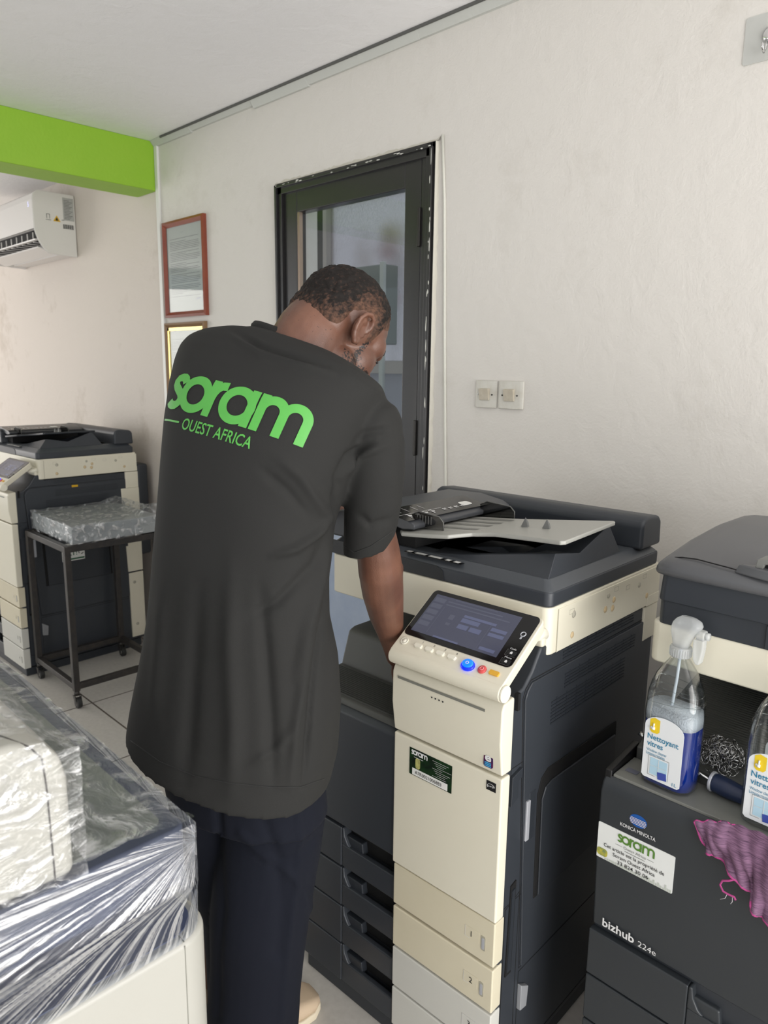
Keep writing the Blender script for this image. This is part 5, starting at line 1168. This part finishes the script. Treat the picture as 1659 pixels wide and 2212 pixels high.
L(tc.outputs['Object'], mp.inputs[0]); L(mp.outputs[0], n1.inputs['Vector']); L(atn.outputs['Fac'], m1.inputs[0]); L(m1.outputs[0], m2.inputs[0]); L(n1.outputs['Fac'], m2.inputs[1]); L(m2.outputs[0], r.inputs[0]); L(r.outputs[0], b.inputs['Base Color'])
ho.data.materials.clear(); ho.data.materials.append(mh); to_person(ho)

# ---------------------------------------------------------------- clothes
TF = math.radians(20)          # trunk turned 20 degrees anticlockwise from facing the wall
ebd = Vector((math.cos(TF), math.sin(TF), 0)); fbd = Vector((-math.sin(TF), math.cos(TF), 0))
sh_ = Vector((CR.x, CR.y, 0)).normalized(); vh = Vector((CF.x, CF.y, 0)).normalized()
def body_ring(xl, yl, xr, yr, d, bh, lean=0, n=80, sq=2.3):
    Lp, Rp = DP(xl, yl, d), DP(xr, yr, d); c = (Lp + Rp) / 2; Wd = (Rp - Lp).dot(sh_) / 2; tilt = (Rp.z - Lp.z) / (2 * Wd)
    es, fs_ = abs(ebd.dot(sh_)), abs(fbd.dot(sh_))
    a = math.sqrt(max(Wd * Wd - (bh * fs_) ** 2, .0004)) / es
    out = []
    for k in range(n):
        t = 2 * PI * k / n; ca, sa = math.cos(t), math.sin(t)
        off = ebd * (a * math.copysign(abs(ca) ** (2 / sq), ca)) + fbd * (bh * math.copysign(abs(sa) ** (2 / sq), sa))
        out.append(c + off + Vector((0, 0, tilt * off.dot(sh_) + lean * off.dot(vh))))
    return out
R = [(274, 1600, 707, 1672, 1.345, .138, .10), (276, 1578, 713, 1655, 1.345, .138, .08), (283, 1530, 727, 1600, 1.342, .137, .04), (297, 1450, 735, 1500, 1.335, .130, 0), (313, 1345, 727, 1400, 1.325, .120, 0), (326, 1240, 709, 1320, 1.31, .112, 0),
     (338, 1130, 708, 1235, 1.295, .108, -.05), (348, 1010, 722, 1130, 1.28, .110, -.10), (357, 900, 752, 1040, 1.27, .115, -.2), (365, 820, 785, 970, 1.275, .115, -.3), (372, 768, 815, 915, 1.285, .108, -.3),
     (381, 732, 832, 882, 1.29, .098, -.3), (398, 712, 826, 858, 1.295, .088, -.3), (430, 703, 800, 832, 1.305, .080, -.3), (480, 704, 762, 806, 1.315, .076, -.3), (525, 712, 733, 797, 1.325, .073, -.25), (552, 711, 716, 786, 1.33, .071, -.2)]
shirt = MB(); rings = [body_ring(*r_) for r_ in R]
def shrink(ring, k, dz=0):
    c = sum(ring, Vector()) / len(ring); return [c + (p - c) * k + Vector((0, 0, dz)) for p in ring]
# open hem and open collar, cloth about 8 mm thick before smoothing
rings = [shrink(rings[0], .62, .12), shrink(rings[0], .80, .05), shrink(rings[0], .86, .004)] + rings + [shrink(rings[-1], .90, .001), shrink(rings[-1], .86, -.03), shrink(rings[-1], .5, -.05)]
shirt.loft(rings)
def sleeve(st, flat=.8, inner=True):
    rr_ = limb([DP(a, b_, d) for a, b_, d, r, tl in st], [r * d / FPX for a, b_, d, r, tl in st], flat, 32)
    for (a, b_, d, r, tl), ring in zip(st, rr_):
        c = sum(ring, Vector()) / len(ring)
        for i, p in enumerate(ring): ring[i] = p + Vector((0, 0, (p - c).dot(sh_) * tl))
    if inner: rr_ += [shrink(rr_[-1], .90, 0), shrink(rr_[-1], .84, .035), shrink(rr_[-1], .3, .05)]
    shirt.loft(rr_)
sleeve([(770, 880, 1.26, 40, 0), (800, 912, 1.25, 62, .15), (806, 960, 1.26, 66, .1), (807, 1020, 1.275, 66, 0), (806, 1080, 1.295, 62.5, 0), (802, 1130, 1.315, 60, .2), (797, 1172, 1.335, 56.5, .35), (795, 1184, 1.34, 55, .40)], .95)
shirt.ell(DP(808, 918, 1.25), (.046, .05, .046))
shirt.tube([Vector((-1.20, .75, 1.46)), Vector((-1.235, .83, 1.39)), Vector((-1.27, .90, 1.30)), Vector((-1.285, .925, 1.265))], [.070, .070, .070, .070], 24)
so_ = shirt.build('t_shirt', None, None, fixn=False); voxel(so_, .0042, 14)
# folds
FOLDS = [(((722, 1105), (690, 1150), (640, 1185), (590, 1200)), 9, .006), (((720, 1130), (680, 1220), (600, 1300), (540, 1330)), 12, -.005), (((716, 1150), (690, 1260), (660, 1360), (640, 1470)), 11, .006), (((700, 1290), (686, 1380), (672, 1500), (664, 1600), (655, 1700)), 6, -.0055),
         (((690, 1290), (662, 1420), (640, 1560), (628, 1700)), 11, .005), (((735, 1100), (730, 1030), (752, 985), (800, 955)), 9, -.006), (((745, 1030), (775, 985), (830, 960)), 9, .005), (((760, 960), (790, 935), (845, 925)), 7, -.003), (((770, 1110), (800, 1135), (845, 1120)), 8, -.003),
         (((500, 712), (560, 745), (630, 768), (708, 790)), 6, -.0045), (((490, 722), (560, 762), (640, 785), (720, 806)), 7, .003), (((430, 1240), (420, 1400), (410, 1560), (400, 1690)), 18, -.004), (((500, 1200), (498, 1400), (505, 1560), (500, 1710)), 20, .005),
         (((560, 1250), (575, 1420), (585, 1560), (590, 1700)), 15, -.005), (((350, 1250), (345, 1400), (330, 1560)), 16, .004), (((600, 990), (650, 1030), (690, 1090), (712, 1120)), 12, .004), (((560, 1010), (620, 1060), (670, 1120)), 10, -.003), (((640, 1560), (600, 1620), (540, 1650)), 10, .003), (((735, 1180), (728, 1110), (722, 1060)), 7, -.008)]
me = so_.data; me.update(); nrm = [v.normal.copy() for v in me.vertices]
def segd(px, py, a, b_):
    vx, vy = b_[0] - a[0], b_[1] - a[1]; t = max(0, min(1, ((px - a[0]) * vx + (py - a[1]) * vy) / (vx * vx + vy * vy))); return math.hypot(px - a[0] - vx * t, py - a[1] - vy * t), t
for v, n_ in zip(me.vertices, nrm):
    q = v.co - EYE
    facing = n_.dot(-q.normalized())
    disp = noise.noise(v.co * 7) * .002 + noise.noise(Vector((v.co.x * 16, v.co.y * 16, v.co.z * 4))) * .0012
    if facing > -.1:
        px, py = PRJ(v.co); wgt = min(1, (facing + .1) * 3)
        for pts, wd, amp in FOLDS:
            dm = 1e9; best = 0
            for k in range(len(pts) - 1):
                a, b_ = pts[k], pts[k + 1]
                if min(a[0], b_[0]) - 50 < px < max(a[0], b_[0]) + 50 and min(a[1], b_[1]) - 50 < py < max(a[1], b_[1]) + 50:
                    dd, t = segd(px, py, a, b_)
                    if dd < dm: dm = dd; best = (k + t) / (len(pts) - 1)
            if dm < wd * 3: disp += 1.6 * amp * math.exp(-(dm / wd) ** 2) * wgt * (min(1, best * 3.5 + .12) * min(1, (1 - best) * 3.5 + .25))
    v.co += n_ * disp
me.update()
mt = mat('black_cotton', (40, 40, 39), .82, spec=.25, bump=(1400, .35, .0008), var=(2.5, .3, (35, 35, 35)))
me.materials.clear(); me.materials.append(mt); to_person(so_)
# collar band
cr_ = body_ring(552, 711, 716, 786, 1.33, .071, -.2); c = sum(cr_, Vector()) / len(cr_)
cb = MB(); up_ = Vector((-.1, .25, 1)).normalized()
cb.loft([[c + (p - c) * 1.045 - up_ * .016 for p in cr_], [c + (p - c) * 1.035 + up_ * .002 for p in cr_], [c + (p - c) * .98 + up_ * .009 for p in cr_], [c + (p - c) * .93 + up_ * .006 for p in cr_], [c + (p - c) * .92 - up_ * .014 for p in cr_]], cap=False)
co = cb.build('collar', mt, None); co.parent = so_
# stitched hems
def ringband(ring, k, dz, w_):
    c = sum(ring, Vector()) / len(ring); return [c + (p - c) * k + Vector((0, 0, dz)) for p in ring]
# ---- printed lettering laid on the cloth
bvh = BVHTree.FromPolygons([v.co.copy() for v in me.vertices], [tuple(p.vertices) for p in me.polygons])
def on_shirt(px, py): return bvh.ray_cast(EYE, ray(px, py).normalized())[0]
p_r, p_m3, p_m1b, p_m1t = on_shirt(441, 899), on_shirt(643, 963), on_shirt(548, 925), on_shirt(584, 849)
Xv = (p_m3 - p_r) / 2.66; Yv = (p_m1t - p_m1b); nb = Xv.cross(Yv).normalized()
if nb.dot(EYE - p_r) < 0: nb = -nb
def lay(x, y, lift):
    # the print follows the curve of the back: walk round it rather than straight through
    base = p_r + Xv * (x - 1.62) + Yv * y
    hit = bvh.ray_cast(base + nb * .15, -nb)
    if hit[0] is None: hit = bvh.find_nearest(base)
    return hit[0] + (hit[1] if hit[1].dot(nb) > 0 else -hit[1]) * lift
pr = MB()
for i, (Lr, Rr) in enumerate(ribbons(logo_strokes(), .235, .05)):
    n = len(Lr); M_ = []
    for a, b_ in zip(Lr, Rr):
        for f_ in (0, .25, .5, .75, 1): M_.append(lay(a[0] + (b_[0] - a[0]) * f_, a[1] + (b_[1] - a[1]) * f_, .0012 + i * .00003))
    pr.add(M_, [(j * 5 + k, (j + 1) * 5 + k, (j + 1) * 5 + k + 1, j * 5 + k + 1) for j in range(n - 1) for k in range(4)], True)
mg = mat('green_print', (82, 164, 70), .5, var=(40, .4, (70, 150, 60)))
po = pr.build('printed_logo', mg, None, fixn=False); po.parent = so_
vs, fs = text_mesh('OUEST AFRICA', 1.0, .012)
x0 = min(v.x for v in vs); x1 = max(v.x for v in vs); pw = MB()
pw.add([lay(1.04 + (v.x - x0) / (x1 - x0) * 2.18, -.47 + v.y / .7 * .30, .0012) for v in vs], fs)
for a, b_ in ((.20, .90),):
    k = 12; pw.add([lay(a + (b_ - a) * i / k, y, .0012) for y in (-.345, -.295) for i in range(k + 1)], [(i, i + 1, k + 2 + i, k + 1 + i) for i in range(k)])
if True: po2 = pw.build('printed_words', mg, None, fixn=False); po2.parent = so_
# ---- hem and sleeve stitching as fine raised lines
def follow(pts, nm, r=.0009, off=.0006):
    out = []
    for px, py in pts:
        hit = bvh.ray_cast(EYE, ray(px, py).normalized())
        if hit[0]: out.append(hit[0] + (EYE - hit[0]).normalized() * off)
    if len(out) > 2:
        o = MB().tube(out, r, 5).build(nm, mat('black_thread', (34, 34, 34), .8), None); o.parent = so_
def dense(pts, k=8):
    o = []
    for (a, b1), (c_, d_) in zip(pts, pts[1:]): o += [(a + (c_ - a) * i / k, b1 + (d_ - b1) * i / k) for i in range(k)]
    return o + [pts[-1]]
follow(dense([(282, 1600), (345, 1645), (420, 1676), (500, 1692), (590, 1701), (650, 1700), (700, 1682)]), 'hem_stitching')
follow(dense([(742, 1178), (765, 1194), (800, 1180), (830, 1160), (848, 1148)]), 'sleeve_stitching')

# ---- trousers
tro = MB()
def leg_loft(st, flat=1.0): tro.loft(limb([DP(a, b_, d) for a, b_, d, r in st], [r * d / FPX for a, b_, d, r in st], flat, 28))
tro.loft([body_ring(350, 1560, 690, 1610, 1.35, .12, 0), body_ring(352, 1640, 700, 1680, 1.36, .12, 0), body_ring(362, 1720, 706, 1745, 1.375, .115, 0)])
leg_loft([(590, 1690, 1.37, 108), (590, 1760, 1.385, 112), (583, 1830, 1.40, 110), (572, 1900, 1.415, 108), (562, 1975, 1.44, 106), (556, 2060, 1.47, 102), (550, 2140, 1.50, 99), (546, 2215, 1.53, 98), (542, 2300, 1.565, 97), (538, 2400, 1.60, 96), (534, 2480, 1.64, 94)], .88)
leg_loft([(460, 1690, 1.44, 100), (466, 1760, 1.46, 98), (484, 1830, 1.48, 90), (503, 1900, 1.50, 86), (520, 1965, 1.53, 84), (528, 2050, 1.57, 82), (530, 2150, 1.61, 80), (530, 2250, 1.66, 80), (530, 2350, 1.72, 78)], .9)
to_ = tro.build('trousers', None, None, fixn=False); voxel(to_, .006, 5)
me = to_.data; me.update(); nrm = [v.normal.copy() for v in me.vertices]
TFO = [(((640, 1730), (650, 1820), (640, 1920), (622, 2050), (610, 2200)), 7, .004), (((560, 1740), (600, 1860), (610, 1960), (600, 2060)), 14, -.005), (((470, 1740), (475, 1850), (482, 1960), (470, 2080), (468, 2200)), 9, -.006), (((690, 1800), (640, 1850), (590, 1870)), 9, -.004), (((520, 1800), (560, 1840), (640, 1900), (670, 1960)), 10, .004)]
for v, n_ in zip(me.vertices, nrm):
    disp = noise.noise(v.co * 8) * .003
    if n_.dot(EYE - v.co) > 0:
        px, py = PRJ(v.co)
        for pts, wd, amp in TFO:
            dm = min(segd(px, py, pts[k], pts[k + 1])[0] for k in range(len(pts) - 1))
            if dm < wd * 3: disp += amp * math.exp(-(dm / wd) ** 2)
    v.co += n_ * disp
me.materials.clear(); me.materials.append(mat('navy_trouser_cloth', (19, 22, 32), .9, spec=.2, bump=(1200, .3, .0008))); to_person(to_)
# ---- shoes
def shoe(toe, ang, lab=None):
    s = MB(); rings = []
    for y, w_, z0, z1 in ((-.285, .018, .006, .045), (-.275, .030, .004, .070), (-.24, .036, .003, .078), (-.17, .036, .003, .074), (-.11, .042, .003, .062), (-.06, .046, .003, .052), (-.025, .042, .004, .044), (-.006, .028, .006, .034), (.0, .012, .012, .026)):
        rings.append([Vector((x, y, z)) for x, z in rrect(-w_, w_, z0 + .008, z1, min((z1 - z0 - .008) * .45, w_ * .9), 4)])
    s.loft(rings); M4 = Matrix.Translation((toe[0], toe[1], 0)) @ Matrix.Rotation(ang, 4, 'Z')
    s.xf(M4); o = s.build('shoe', mat('beige_suede', (196, 174, 148), .8, bump=(300, .3, .001)), None, .0); to_person(o)
    so2 = MB(); ol = [(-.0, .004), (.028, -.004), (.046, -.028), (.050, -.062), (.046, -.11), (.039, -.17), (.039, -.24), (.032, -.280), (.0, -.292)]
    ol = ol + [(-x, y) for x, y in reversed(ol[1:-1])]
    so2.prism(ol, 'z', 0, .020); so2.xf(M4); k = so2.build('sole', mat('cream_rubber', (214, 202, 178), .6), None, .004); k.parent = o
shoe((-1.165, .955), math.radians(-8)); shoe((-1.36, .95), math.radians(12))
